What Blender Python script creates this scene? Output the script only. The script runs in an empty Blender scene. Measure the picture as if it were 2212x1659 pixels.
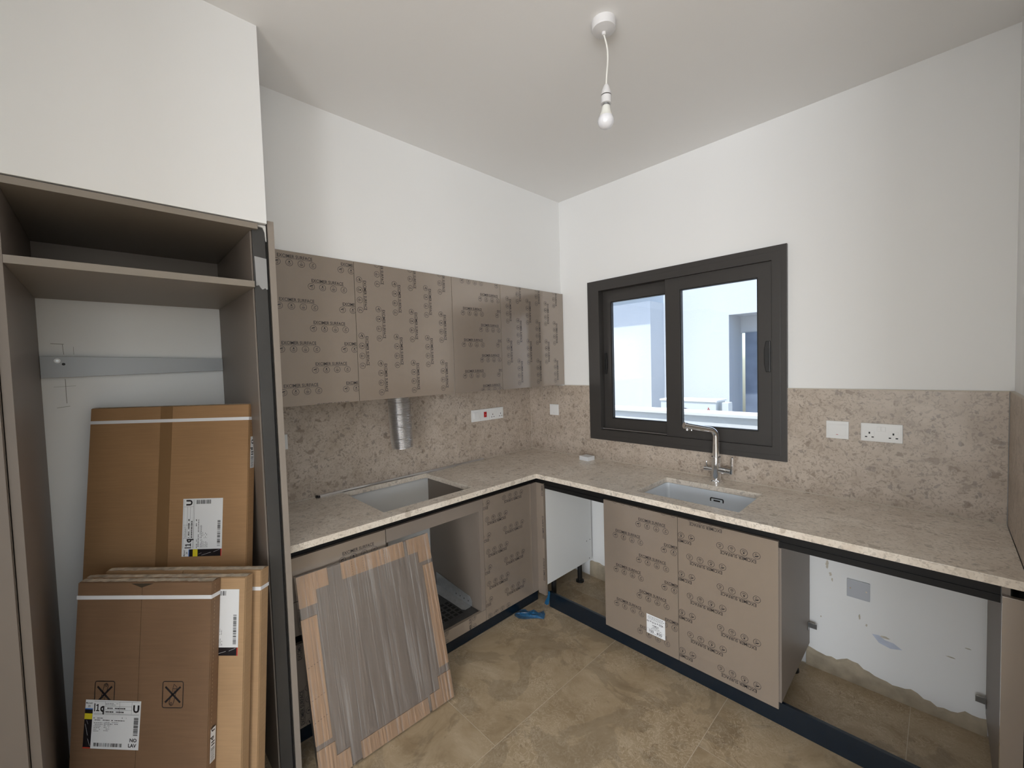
import bpy, bmesh, math, random
from mathutils import Vector, Matrix
random.seed(7)
SC = bpy.context.scene
COL = SC.collection

# ------------------------------------------------------------------ camera
CAM = Vector((2.3737, -2.5093, 1.5713))
F_PX, YAW, PITCH, ROLL = 900.76, -0.8016, -0.0414, -0.0296
fw = Vector((math.sin(YAW)*math.cos(PITCH), math.cos(YAW)*math.cos(PITCH), math.sin(PITCH)))
rt = Vector((math.cos(YAW), -math.sin(YAW), 0))
up = rt.cross(fw)
rt2 = rt*math.cos(ROLL) + up*math.sin(ROLL)
up2 = -rt*math.sin(ROLL) + up*math.cos(ROLL)
cd = bpy.data.cameras.new('camera'); cam = bpy.data.objects.new('camera', cd); COL.objects.link(cam)
cd.sensor_width = 36; cd.lens = F_PX/2212*36; cd.clip_start = 0.02
M = Matrix((rt2, up2, -fw)).transposed().to_4x4(); M.translation = CAM
cam.matrix_world = M
SC.camera = cam

# ------------------------------------------------------------------ world, sun, daylight
w = bpy.data.worlds.new('world'); SC.world = w; w.use_nodes = True
wn = w.node_tree.nodes; wl = w.node_tree.links
bg = wn['Background']
sky = wn.new('ShaderNodeTexSky'); sky.sky_type = 'NISHITA'; sky.sun_disc = False
sky.sun_elevation = math.radians(58); sky.sun_rotation = math.radians(215); sky.ozone_density = 1.5
wl.new(sky.outputs[0], bg.inputs[0]); bg.inputs[1].default_value = 0.33
def sun(name, energy, d, col, ang=0.6):
    l = bpy.data.lights.new(name, 'SUN'); l.energy = energy; l.color = col; l.angle = math.radians(ang)
    o = bpy.data.objects.new(name, l); COL.objects.link(o)
    o.rotation_euler = Vector(d).to_track_quat('-Z', 'Y').to_euler(); return o
sun('sun', 4.2, (0.0, 0.42, -1.0), (1.0, 0.97, 0.93))
def area(name, loc, d, sx, sy, energy, col):
    l = bpy.data.lights.new(name, 'AREA'); l.shape = 'RECTANGLE'; l.size = sx; l.size_y = sy
    l.energy = energy; l.color = col
    o = bpy.data.objects.new(name, l); COL.objects.link(o); o.location = loc
    o.rotation_euler = Vector(d).to_track_quat('-Z', 'Z').to_euler(); return o
# daylight coming in through the glazed openings of the open-plan room behind the camera
DAY = (0.965, 0.985, 1.02)
area('daylight_back', (2.6, -6.40, 1.25), (0, 1, 0.5), 2.2, 2.2, 58, DAY)
area('daylight_back', (4.6, -6.40, 1.25), (0, 1, 0.5), 2.0, 2.2, 152, DAY)
area('daylight_side', (5.90, -3.4, 1.25), (-1, 0, 0.3), 3.0, 2.2, 35, DAY)
vs = SC.view_settings
vs.view_transform = 'Standard'; vs.look = 'None'; vs.gamma = 1; vs.use_curve_mapping = False
vs.exposure = 0.13
SC.cycles.adaptive_threshold = 0.03

# ------------------------------------------------------------------ materials
MT = {}
def srgb(r, g, b):
    f = lambda c: (c/255/12.92 if c/255 <= 0.04045 else ((c/255+0.055)/1.055)**2.4)
    return (f(r), f(g), f(b), 1)
def nd(m, t, **kw):
    n = m.node_tree.nodes.new(t)
    for k, v in kw.items(): setattr(n, k, v)
    return n
def newmat(name):
    m = bpy.data.materials.new(name); m.use_nodes = True; MT[name] = m
    return m, m.node_tree.nodes['Principled BSDF'], m.node_tree.links
def plain(name, col, rough=0.5, metal=0, bump=0, bscale=60, var=0, vscale=4, spec=0.5, coat=0, stretch=None):
    m, b, L = newmat(name)
    c = col if len(col) == 4 else (*col, 1)
    b.inputs['Base Color'].default_value = c; b.inputs['Roughness'].default_value = rough
    b.inputs['Metallic'].default_value = metal; b.inputs['Specular IOR Level'].default_value = spec
    b.inputs['Coat Weight'].default_value = coat
    g = nd(m, 'ShaderNodeNewGeometry'); src = g.outputs['Position']
    if stretch:
        mp = nd(m, 'ShaderNodeMapping'); mp.inputs['Scale'].default_value = stretch
        L.new(src, mp.inputs[0]); src = mp.outputs[0]
    if var:
        n = nd(m, 'ShaderNodeTexNoise'); n.inputs['Scale'].default_value = vscale; n.inputs['Detail'].default_value = 3
        L.new(src, n.inputs['Vector'])
        r = nd(m, 'ShaderNodeValToRGB')
        r.color_ramp.elements[0].position = .3; r.color_ramp.elements[1].position = .7
        r.color_ramp.elements[0].color = tuple(max(0, x*(1-var)) for x in c[:3])+(1,)
        r.color_ramp.elements[1].color = tuple(min(1, x*(1+var)) for x in c[:3])+(1,)
        L.new(n.outputs[0], r.inputs[0]); L.new(r.outputs[0], b.inputs['Base Color'])
    if bump:
        n2 = nd(m, 'ShaderNodeTexNoise'); n2.inputs['Scale'].default_value = bscale; n2.inputs['Detail'].default_value = 2
        L.new(src, n2.inputs['Vector'])
        bp = nd(m, 'ShaderNodeBump'); bp.inputs['Strength'].default_value = bump; bp.inputs['Distance'].default_value = .002
        L.new(n2.outputs[0], bp.inputs['Height']); L.new(bp.outputs[0], b.inputs['Normal'])
    return m
plain('paint', (.885, .885, .875), .6, bump=.08, bscale=90)
plain('ceiling_paint', (.91, .90, .885), .7, bump=.08, bscale=70)
plain('plaster_raw', (.66, .65, .62), .8, bump=.3, bscale=40, var=.06, vscale=7)
plain('laminate', (.22, .181, .150), .45, var=.02, vscale=3)
plain('laminate_edge', (.27, .232, .19), .45)
plain('film', (.315, .258, .208), .17, bump=.02, bscale=9, var=.02, vscale=3, spec=1.0, coat=1.0)
MT['film'].node_tree.nodes['Principled BSDF'].inputs['Coat Roughness'].default_value = .14
MT['film'].node_tree.nodes['Principled BSDF'].inputs['Metallic'].default_value = .22
plain('panel_beige', (.29, .248, .21), .4)
plain('ink', (.018, .016, .018), .4)
plain('white_melamine', (.74, .745, .73), .35)
plain('black_channel', (.008, .0075, .0075), .5, spec=.25)
plain('black_plastic', (.012, .012, .012), .4)
plain('plinth_film', (.004, .011, .020), .26, bump=.25, bscale=18, spec=.6)
plain('anodised', (.040, .036, .033), .42, bump=.03, bscale=200)
plain('gasket', (.008, .008, .008), .5)
plain('dark_cover', (.046, .044, .042), .4, var=.12, vscale=5)
plain('silver_tape', (.36, .36, .36), .4, bump=.5, bscale=60)
plain('chrome', (.80, .81, .83), .07, 1)
plain('steel', (.78, .82, .86), .40, .30, bump=.04, bscale=120)
plain('steel_corner', (.55, .57, .58), .2, 1)
plain('aluminium', (.80, .80, .81), .30, 1)
plain('galvanised', (.42, .43, .44), .34, 1, var=.12, vscale=40)
plain('dark_steel', (.10, .10, .10), .4, .6, var=.15, vscale=12)
plain('bracket_steel', (.55, .56, .57), .38, .7, var=.08, vscale=40)
plain('rail_grey', (.34, .35, .36), .45, .3)
plain('white_plastic', (.80, .80, .79), .22)
plain('white_satin', (.74, .73, .73), .35)
plain('cord_white', (.80, .79, .74), .5)
plain('bulb_glass', (.82, .82, .85), .12, spec=.6, coat=.4)
plain('bulb_neck', (.80, .80, .74), .4)
plain('socket_grey', (.5, .52, .56), .4)
plain('dark_hole', (.01, .01, .01), .6)
plain('red', (.45, .01, .012), .3)
plain('paper', (.78, .79, .80), .55, bump=.15, bscale=25)
plain('label_black', (.012, .010, .013), .3)
plain('label_yellow', (.75, .62, .03), .4)
plain('label_blue', (.05, .18, .55), .4)
plain('label_red', (.5, .05, .03), .4)
plain('strap_white', (.80, .80, .82), .35)
plain('silicone', (.56, .50, .42), .5)
plain('mortar', (.42, .355, .26), .9, bump=.8, bscale=60, var=.2, vscale=14)
plain('pencil', (.22, .20, .17), .8)
plain('stain', (.58, .535, .45), .9, var=.2, vscale=30)
plain('stain_blue', (.60, .65, .76), .9, var=.1, vscale=20)
plain('render_white', (.66, .67, .68), .85, bump=1.0, bscale=55)
plain('cap_white', (.9, .9, .88), .7)
plain('ac_white', (.70, .72, .70), .5)
plain('door_blue', (.22, .26, .33), .5, var=.15, vscale=5)
plain('concrete', (.55, .53, .50), .9, var=.08, vscale=3)
plain('protector', (.56, .365, .22), .75, bump=.15, bscale=60, var=.05, vscale=8)
plain('wrapped_core', (.315, .25, .20), .5, var=.02)

def cardboard(name, c):
    m, b, L = newmat(name)
    g = nd(m, 'ShaderNodeNewGeometry')
    mp = nd(m, 'ShaderNodeMapping'); mp.inputs['Scale'].default_value = (3, 3, 60)
    L.new(g.outputs['Position'], mp.inputs[0])
    n = nd(m, 'ShaderNodeTexNoise'); n.inputs['Scale'].default_value = 3; n.inputs['Detail'].default_value = 5
    L.new(mp.outputs[0], n.inputs['Vector'])
    n2 = nd(m, 'ShaderNodeTexNoise'); n2.inputs['Scale'].default_value = 5; n2.inputs['Detail'].default_value = 6
    L.new(g.outputs['Position'], n2.inputs['Vector'])
    mx = nd(m, 'ShaderNodeMix', data_type='FLOAT'); mx.inputs[0].default_value = .6
    L.new(n.outputs[0], mx.inputs[2]); L.new(n2.outputs[0], mx.inputs[3])
    r = nd(m, 'ShaderNodeValToRGB')
    r.color_ramp.elements[0].position = .32; r.color_ramp.elements[1].position = .68
    r.color_ramp.elements[0].color = tuple(x*.88 for x in c)+(1,); r.color_ramp.elements[1].color = tuple(x*1.1 for x in c)+(1,)
    L.new(mx.outputs[0], r.inputs[0]); L.new(r.outputs[0], b.inputs['Base Color'])
    b.inputs['Roughness'].default_value = .75
    bp = nd(m, 'ShaderNodeBump'); bp.inputs['Strength'].default_value = .12; bp.inputs['Distance'].default_value = .002
    L.new(n.outputs[0], bp.inputs['Height']); L.new(bp.outputs[0], b.inputs['Normal'])
cardboard('cardboard', (.35, .200, .094))
cardboard('cardboard_shaded', (.205, .118, .064))  # darker copy of the cardboard: shade on the front carton put into the colour
cardboard('cardboard_lit', (.42, .265, .14))  # lighter copy: light falling on the middle and rear cartons put into the colour
plain('brown_tape', (.235, .135, .062), .35, bump=.2, bscale=30, spec=.5)
plain('torn_paper', (.52, .44, .34), .9, bump=.6, bscale=80, var=.35, vscale=35, stretch=(1, 1, 4))
plain('dark_seam', (.05, .035, .02), .9)
plain('perforation', (.46, .33, .2), .9)

def stone(name, base, light, dark, rough, grey, soft=1.0):
    m, b, L = newmat(name)
    g = nd(m, 'ShaderNodeNewGeometry')
    def noise(scale, detail, vec=None, dist=0, rough_=.55):
        n = nd(m, 'ShaderNodeTexNoise'); n.inputs['Scale'].default_value = scale
        n.inputs['Detail'].default_value = detail; n.inputs['Distortion'].default_value = dist
        n.inputs['Roughness'].default_value = rough_
        L.new(vec or g.outputs['Position'], n.inputs['Vector']); return n
    def ramp(src, p0, p1, c0, c1):
        r = nd(m, 'ShaderNodeValToRGB'); e = r.color_ramp.elements
        e[0].position = p0; e[1].position = p1; e[0].color = c0; e[1].color = c1
        L.new(src, r.inputs[0]); return r
    def mix(f, a, c):
        x = nd(m, 'ShaderNodeMix', data_type='RGBA')
        L.new(f, x.inputs[0]); L.new(a, x.inputs[6]); L.new(c, x.inputs[7]); return x.outputs[2]
    W, B = (1, 1, 1, 1), (0, 0, 0, 1)
    big = ramp(noise(7, 6, dist=.6, rough_=.65).outputs[0], .36, .64, (*base, 1), (*light, 1))
    # distorted coordinates for the clasts
    dn = noise(26, 3)
    add = nd(m, 'ShaderNodeVectorMath', operation='MULTIPLY_ADD')
    add.inputs[1].default_value = (.06, .06, .06)
    L.new(dn.outputs['Color'], add.inputs[0]); L.new(g.outputs['Position'], add.inputs[2])
    col = big.outputs[0]
    for sc, thr, rad, cc, op in ((15, .86, .36, tuple((x+y_)/2 for x, y_ in zip(base, dark)), .42), (29, .93, .40, tuple(x*.8 for x in dark), .6), (58, .88, .45, grey, .5), (100, .86, .5, tuple(x*.75 for x in dark), .45), (21, .86, .42, light, .5), (45, .84, .45, light, .5)):
        v = nd(m, 'ShaderNodeTexVoronoi'); v.inputs['Scale'].default_value = sc
        L.new(add.outputs[0], v.inputs['Vector'])
        sp = nd(m, 'ShaderNodeSeparateColor'); L.new(v.outputs['Color'], sp.inputs[0])
        a = ramp(sp.outputs[0], thr, thr+.03, B, W); d = ramp(v.outputs['Distance'], rad, rad+.08, W, B)
        mu = nd(m, 'ShaderNodeMath', operation='MULTIPLY'); L.new(a.outputs[0], mu.inputs[0]); L.new(d.outputs[0], mu.inputs[1])
        mu2 = nd(m, 'ShaderNodeMath', operation='MULTIPLY'); mu2.inputs[1].default_value = op*soft
        L.new(mu.outputs[0], mu2.inputs[0])
        rgb = nd(m, 'ShaderNodeRGB'); rgb.outputs[0].default_value = (*cc, 1)
        col = mix(mu2.outputs[0], col, rgb.outputs[0])
    # fine curved vein-like fragments
    fr = ramp(noise(42, 4, dist=2.2).outputs[0], .53, .60, B, W)
    mu3 = nd(m, 'ShaderNodeMath', operation='MULTIPLY'); mu3.inputs[1].default_value = .38*soft
    L.new(fr.outputs[0], mu3.inputs[0])
    rgb = nd(m, 'ShaderNodeRGB'); rgb.outputs[0].default_value = (*tuple(x*.8 for x in dark), 1)
    col = mix(mu3.outputs[0], col, rgb.outputs[0])
    L.new(col, b.inputs['Base Color'])
    b.inputs['Roughness'].default_value = rough
    return m
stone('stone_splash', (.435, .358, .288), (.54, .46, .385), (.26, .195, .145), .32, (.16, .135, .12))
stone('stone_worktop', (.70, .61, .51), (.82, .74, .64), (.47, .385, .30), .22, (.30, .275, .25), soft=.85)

def travertine():
    m, b, L = newmat('travertine')
    g = nd(m, 'ShaderNodeNewGeometry'); oi = nd(m, 'ShaderNodeObjectInfo')
    ad = nd(m, 'ShaderNodeVectorMath', operation='MULTIPLY_ADD')
    ad.inputs[1].default_value = (7, 3, 5)
    cx = nd(m, 'ShaderNodeCombineXYZ')
    for i in range(3): L.new(oi.outputs['Random'], cx.inputs[i])
    L.new(cx.outputs[0], ad.inputs[0]); L.new(g.outputs['Position'], ad.inputs[2])
    def noise(s, d, dist=0, ro=.6):
        n = nd(m, 'ShaderNodeTexNoise'); n.inputs['Scale'].default_value = s; n.inputs['Detail'].default_value = d
        n.inputs['Distortion'].default_value = dist; n.inputs['Roughness'].default_value = ro
        L.new(ad.outputs[0], n.inputs['Vector']); return n
    def ramp(src, pts):
        r = nd(m, 'ShaderNodeValToRGB'); e = r.color_ramp.elements
        while len(e) < len(pts): e.new(.5)
        for k, (p, c) in enumerate(pts): e[k].position = p; e[k].color = c
        L.new(src, r.inputs[0]); return r
    base = ramp(noise(4.2, 7, 1.1, .68).outputs[0], ((.30, (.345, .253, .150, 1)), (.46, (.445, .342, .216, 1)), (.56, (.485, .378, .245, 1)), (.72, (.585, .475, .33, 1))))
    cloud = ramp(noise(2.2, 4, .6).outputs[0], ((.40, (0, 0, 0, 1)), (.56, (1, 1, 1, 1))))
    worm = ramp(noise(20, 4, 2.4, .6).outputs[0], ((.46, (0, 0, 0, 1)), (.50, (1, 1, 1, 1)), (.54, (0, 0, 0, 1))))
    pit = ramp(noise(40, 5, 1.2).outputs[0], ((.62, (0, 0, 0, 1)), (.66, (1, 1, 1, 1))))
    mu = nd(m, 'ShaderNodeMath', operation='MULTIPLY'); L.new(cloud.outputs[0], mu.inputs[0]); L.new(worm.outputs[0], mu.inputs[1])
    mq = nd(m, 'ShaderNodeMath', operation='MULTIPLY'); mq.inputs[1].default_value = .9; L.new(mu.outputs[0], mq.inputs[0])
    x = nd(m, 'ShaderNodeMix', data_type='RGBA'); L.new(mq.outputs[0], x.inputs[0]); L.new(base.outputs[0], x.inputs[6]); x.inputs[7].default_value = (.66, .55, .40, 1)
    mp = nd(m, 'ShaderNodeMath', operation='MULTIPLY'); L.new(pit.outputs[0], mp.inputs[0]); L.new(cloud.outputs[0], mp.inputs[1])
    mp2 = nd(m, 'ShaderNodeMath', operation='MULTIPLY'); mp2.inputs[1].default_value = .7; L.new(mp.outputs[0], mp2.inputs[0])
    y = nd(m, 'ShaderNodeMix', data_type='RGBA'); L.new(mp2.outputs[0], y.inputs[0]); L.new(x.outputs[2], y.inputs[6]); y.inputs[7].default_value = (.26, .18, .11, 1)
    patch = ramp(noise(3.6, 5, .9, .62).outputs[0], ((.53, (0, 0, 0, 1)), (.57, (1, 1, 1, 1))))
    pm = nd(m, 'ShaderNodeMath', operation='MULTIPLY'); pm.inputs[1].default_value = .55; L.new(patch.outputs[0], pm.inputs[0])
    z_ = nd(m, 'ShaderNodeMix', data_type='RGBA', blend_type='MULTIPLY'); L.new(pm.outputs[0], z_.inputs[0]); L.new(y.outputs[2], z_.inputs[6]); z_.inputs[7].default_value = (.66, .66, .67, 1)
    L.new(z_.outputs[2], b.inputs['Base Color']); b.inputs['Roughness'].default_value = .42
    b.inputs['Specular IOR Level'].default_value = .35
travertine()
plain('grout', (.66, .59, .47), .9)

def glass(name, tint, refl=1.0):
    m = bpy.data.materials.new(name); m.use_nodes = True; MT[name] = m
    nt = m.node_tree; nt.nodes.remove(nt.nodes['Principled BSDF']); out = nt.nodes['Material Output']
    t = nt.nodes.new('ShaderNodeBsdfTransparent'); t.inputs[0].default_value = (*tint, 1)
    gl = nt.nodes.new('ShaderNodeBsdfGlossy'); gl.inputs['Roughness'].default_value = .02
    fr = nt.nodes.new('ShaderNodeFresnel'); fr.inputs[0].default_value = 1.45
    mx = nt.nodes.new('ShaderNodeMixShader')
    nt.links.new(fr.outputs[0], mx.inputs[0]); nt.links.new(t.outputs[0], mx.inputs[1]); nt.links.new(gl.outputs[0], mx.inputs[2])
    nt.links.new(mx.outputs[0], out.inputs[0])
glass('glass', (.93, .96, .98))
def filmwrap():
    m = bpy.data.materials.new('stretch_film'); m.use_nodes = True; MT['stretch_film'] = m
    nt = m.node_tree; nt.nodes.remove(nt.nodes['Principled BSDF']); out = nt.nodes['Material Output']
    t = nt.nodes.new('ShaderNodeBsdfTransparent'); t.inputs[0].default_value = (.97, .97, .98, 1)
    gl = nt.nodes.new('ShaderNodeBsdfGlossy'); gl.inputs['Roughness'].default_value = .18
    g = nt.nodes.new('ShaderNodeNewGeometry')
    mp = nt.nodes.new('ShaderNodeMapping'); mp.inputs['Scale'].default_value = (0, 62, 1.3)
    n = nt.nodes.new('ShaderNodeTexNoise'); n.inputs['Scale'].default_value = 1.6; n.inputs['Detail'].default_value = 4; n.inputs['Distortion'].default_value = .12
    bp = nt.nodes.new('ShaderNodeBump'); bp.inputs['Strength'].default_value = .9; bp.inputs['Distance'].default_value = .006
    L = nt.links
    L.new(g.outputs['Position'], mp.inputs[0]); L.new(mp.outputs[0], n.inputs['Vector']); L.new(n.outputs[0], bp.inputs['Height'])
    L.new(bp.outputs[0], gl.inputs['Normal'])
    fr = nt.nodes.new('ShaderNodeFresnel'); fr.inputs[0].default_value = 1.5; L.new(bp.outputs[0], fr.inputs['Normal'])
    mx = nt.nodes.new('ShaderNodeMixShader')
    L.new(fr.outputs[0], mx.inputs[0]); L.new(t.outputs[0], mx.inputs[1]); L.new(gl.outputs[0], mx.inputs[2])
    # wrinkle haze, with crease highlights painted in as pale diffuse streaks
    df = nt.nodes.new('ShaderNodeBsdfDiffuse'); df.inputs[0].default_value = (.82, .78, .74, 1)
    rp = nt.nodes.new('ShaderNodeValToRGB'); rp.color_ramp.elements[0].position = .53; rp.color_ramp.elements[1].position = .72
    rp.color_ramp.elements[0].color = (.02, .02, .02, 1); rp.color_ramp.elements[1].color = (.27, .265, .26, 1)
    L.new(n.outputs[0], rp.inputs[0])
    m2 = nt.nodes.new('ShaderNodeMixShader'); L.new(rp.outputs[0], m2.inputs[0]); L.new(mx.outputs[0], m2.inputs[1]); L.new(df.outputs[0], m2.inputs[2])
    L.new(m2.outputs[0], out.inputs[0])
filmwrap()
def bluefilm():
    m, b, L = newmat('blue_film')
    b.inputs['Base Color'].default_value = (.010, .13, .30, 1); b.inputs['Roughness'].default_value = .18
    b.inputs['Alpha'].default_value = .72
bluefilm()

# ------------------------------------------------------------------ mesh helpers
class MB:
    def __init__(s): s.v = []; s.f = []
    def add(s, vs, fs):
        n = len(s.v); s.v += [Vector(a) for a in vs]; s.f += [[n+i for i in f] for f in fs]; return s
    def box(s, x0, x1, y0, y1, z0, z1):
        x0, x1 = sorted((x0, x1)); y0, y1 = sorted((y0, y1)); z0, z1 = sorted((z0, z1))
        return s.add([(x0,y0,z0),(x1,y0,z0),(x1,y1,z0),(x0,y1,z0),(x0,y0,z1),(x1,y0,z1),(x1,y1,z1),(x0,y1,z1)],
                     [(0,3,2,1),(4,5,6,7),(0,1,5,4),(1,2,6,5),(2,3,7,6),(3,0,4,7)])
    def obox(s, o, u, v, n, a0, a1, b0, b1, c0, c1):      # box in the frame o + a*u + b*v + c*n  (u x v = n)
        P = lambda a, b, c: o + u*a + v*b + n*c
        return s.add([P(a0,b0,c0),P(a1,b0,c0),P(a1,b1,c0),P(a0,b1,c0),P(a0,b0,c1),P(a1,b0,c1),P(a1,b1,c1),P(a0,b1,c1)],
                     [(0,3,2,1),(4,5,6,7),(0,1,5,4),(1,2,6,5),(2,3,7,6),(3,0,4,7)])
    def prism(s, poly, o, u, v, n, c0, c1):
        k = len(poly)
        return s.add([o+u*a+v*b+n*c0 for a, b in poly]+[o+u*a+v*b+n*c1 for a, b in poly],
                     [list(range(k))[::-1], list(range(k, 2*k))]+[(i, (i+1) % k, k+(i+1) % k, k+i) for i in range(k)])
    def tube(s, path, rad, n=16, caps=True):
        path = [Vector(p) for p in path]; k = len(path)
        if not hasattr(rad, '__len__'): rad = [rad]*k
        t0 = (path[1]-path[0]).normalized(); a = t0.orthogonal().normalized(); st = len(s.v)
        for i in range(k):
            t = ((path[min(i+1, k-1)]-path[max(i-1, 0)])).normalized()
            a = (a-t*a.dot(t)).normalized(); b = t.cross(a)
            for j in range(n):
                th = 2*math.pi*j/n; s.v.append(path[i]+(a*math.cos(th)+b*math.sin(th))*rad[i])
        for i in range(k-1):
            for j in range(n):
                s.f.append([st+i*n+j, st+i*n+(j+1) % n, st+(i+1)*n+(j+1) % n, st+(i+1)*n+j])
        if caps: s.f.append([st+j for j in range(n)][::-1]); s.f.append([st+(k-1)*n+j for j in range(n)])
        return s
    def cyl(s, p0, p1, r, n=20): return s.tube([p0, p1], r, n)
    def grid(s, us, vs, hole, mp, c0, c1):                 # solid slab of grid cells with holes; mp(u,v,c) -> point
        idx = {}; 
        def P(i, j, k):
            if (i, j, k) not in idx: idx[(i, j, k)] = len(s.v); s.v.append(Vector(mp(us[i], vs[j], (c0, c1)[k])))
            return idx[(i, j, k)]
        nu, nv = len(us)-1, len(vs)-1
        full = lambda i, j: 0 <= i < nu and 0 <= j < nv and not hole((us[i]+us[i+1])/2, (vs[j]+vs[j+1])/2)
        for i in range(nu):
            for j in range(nv):
                if not full(i, j): continue
                s.f.append([P(i,j,1),P(i+1,j,1),P(i+1,j+1,1),P(i,j+1,1)]); s.f.append([P(i,j,0),P(i,j+1,0),P(i+1,j+1,0),P(i+1,j,0)])
                if not full(i-1, j): s.f.append([P(i,j,0),P(i,j,1),P(i,j+1,1),P(i,j+1,0)])
                if not full(i+1, j): s.f.append([P(i+1,j,0),P(i+1,j+1,0),P(i+1,j+1,1),P(i+1,j,1)])
                if not full(i, j-1): s.f.append([P(i,j,0),P(i+1,j,0),P(i+1,j,1),P(i,j,1)])
                if not full(i, j+1): s.f.append([P(i,j+1,0),P(i,j+1,1),P(i+1,j+1,1),P(i+1,j+1,0)])
        return s
    def build(s, name, mat, parent=None, bevel=0, smooth=False, label=None, cat=None, group=None, kind=None, fixn=True):
        if parent is not None: L = Vector(parent.get('_o', (0, 0, 0)))
        else:
            xs = [v.x for v in s.v]; ys = [v.y for v in s.v]; zs = [v.z for v in s.v]
            L = Vector(((min(xs)+max(xs))/2, (min(ys)+max(ys))/2, min(zs)))
        me = bpy.data.meshes.new(name); me.from_pydata([v-L for v in s.v], [], s.f)
        if bevel or fixn:
            bm = bmesh.new(); bm.from_mesh(me)
            if fixn: bmesh.ops.recalc_face_normals(bm, faces=bm.faces)
            if bevel:
                es = [e for e in bm.edges if e.is_manifold and e.calc_face_angle(0) > .6]
                bmesh.ops.bevel(bm, geom=es, offset=bevel, segments=2, affect='EDGES', profile=.7, clamp_overlap=True)
            bm.to_mesh(me); bm.free()
        if smooth:
            for p in me.polygons: p.use_smooth = True
            if hasattr(me, 'set_sharp_from_angle'): me.set_sharp_from_angle(angle=math.radians(smooth if smooth is not True else 40))
        me.materials.append(MT[mat])
        o = bpy.data.objects.new(name, me); COL.objects.link(o)
        if parent is not None: o.parent = parent
        else: o.location = L
        o['_o'] = tuple(L)
        tag(o, label, cat, group, kind); return o
def tag(o, label=None, cat=None, group=None, kind=None):
    if label: o['label'] = label
    if cat: o['category'] = cat
    if group: o['group'] = group
    if kind: o['kind'] = kind
def thing(name, loc, label=None, cat=None, group=None, kind=None):
    o = bpy.data.objects.new(name, None); COL.objects.link(o); o.location = loc; o['_o'] = tuple(loc)
    o.empty_display_size = .05
    tag(o, label, cat, group, kind); return o
def B(*a): return MB().box(*a)
X, Y, Z = Vector((1, 0, 0)), Vector((0, 1, 0)), Vector((0, 0, 1))

# flat print -------------------------------------------------------
_tc = {}
def text2d(body, width=None, height=None, bold=0.012):
    key = (body, bold)
    if key not in _tc:
        cu = bpy.data.curves.new('t', 'FONT'); cu.body = body; cu.resolution_u = 2; cu.offset = bold
        ob = bpy.data.objects.new('t', cu); COL.objects.link(ob)
        dg = bpy.context.evaluated_depsgraph_get(); me = bpy.data.meshes.new_from_object(ob.evaluated_get(dg))
        vs_ = [(v.co.x, v.co.y) for v in me.vertices]; fs_ = [list(p.vertices) for p in me.polygons]
        bpy.data.objects.remove(ob); bpy.data.curves.remove(cu); bpy.data.meshes.remove(me)
        mx0 = min(a for a, b in vs_); vs_ = [(a-mx0, b) for a, b in vs_]
        _tc[key] = (vs_, fs_, max(a for a, b in vs_), max(b for a, b in vs_))
    vs_, fs_, W, H = _tc[key]
    if width and not height: sx = sy = width/W
    elif height and not width: sx = sy = height/H
    else: sx = width/W; sy = height/H
    return [(a*sx, b*sy) for a, b in vs_], fs_
class P2:
    def __init__(s): s.v = []; s.f = []
    def add(s, v, f, ox=0, oy=0, rot=0):
        n = len(s.v); c, q = math.cos(rot), math.sin(rot)
        s.v += [(ox+a*c-b*q, oy+a*q+b*c) for a, b in v]; s.f += [[n+i for i in g] for g in f]; return s
    def text(s, t, x, y, width=None, height=None, rot=0, bold=0.012):
        v, f = text2d(t, width, height, bold); return s.add(v, f, x, y, rot)
    def rect(s, x0, y0, x1, y1): return s.add([(x0,y0),(x1,y0),(x1,y1),(x0,y1)], [(0,1,2,3)])
    def poly(s, p): return s.add(p, [list(range(len(p)))])
    def ring(s, x, y, r, w, n=22):
        v = [(x+(r+k)*math.cos(2*math.pi*i/n), y+(r+k)*math.sin(2*math.pi*i/n)) for k in (-w/2, w/2) for i in range(n)]
        return s.add(v, [(i, n+i, n+(i+1) % n, (i+1) % n) for i in range(n)])
    def line(s, pts, w):
        for (a, b), (c, d) in zip(pts, pts[1:]):
            l = math.hypot(c-a, d-b) or 1; nx, ny = -(d-b)/l*w/2, (c-a)/l*w/2
            s.add([(a-nx,b-ny),(c-nx,d-ny),(c+nx,d+ny),(a+nx,b+ny)], [(0,1,2,3)])
        return s
    def on(s, name, mat, parent, o, u, v, n, off, clip=None, **kw):
        vs_, fs_ = s.v, s.f
        if clip:
            bm = bmesh.new(); bv = [bm.verts.new((a, b, 0)) for a, b in vs_]
            for f in fs_:
                try: bm.faces.new([bv[i] for i in f])
                except ValueError: pass
            a0, b0, a1, b1 = clip
            for co, no in (((a0,0,0),(-1,0,0)),((a1,0,0),(1,0,0)),((0,b0,0),(0,-1,0)),((0,b1,0),(0,1,0))):
                bmesh.ops.bisect_plane(bm, geom=bm.verts[:]+bm.edges[:]+bm.faces[:], plane_co=co, plane_no=no, clear_outer=True)
            bm.verts.index_update(); vs_ = [(x.co.x, x.co.y) for x in bm.verts]; fs_ = [[x.index for x in f.verts] for f in bm.faces]; bm.free()
        if not fs_: return None
        m = MB(); m.v = [o+u*a+v*b+n*off for a, b in vs_]; m.f = fs_
        return m.build(name, mat, parent, fixn=False, **{'kind': 'stuff', **kw})

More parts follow.
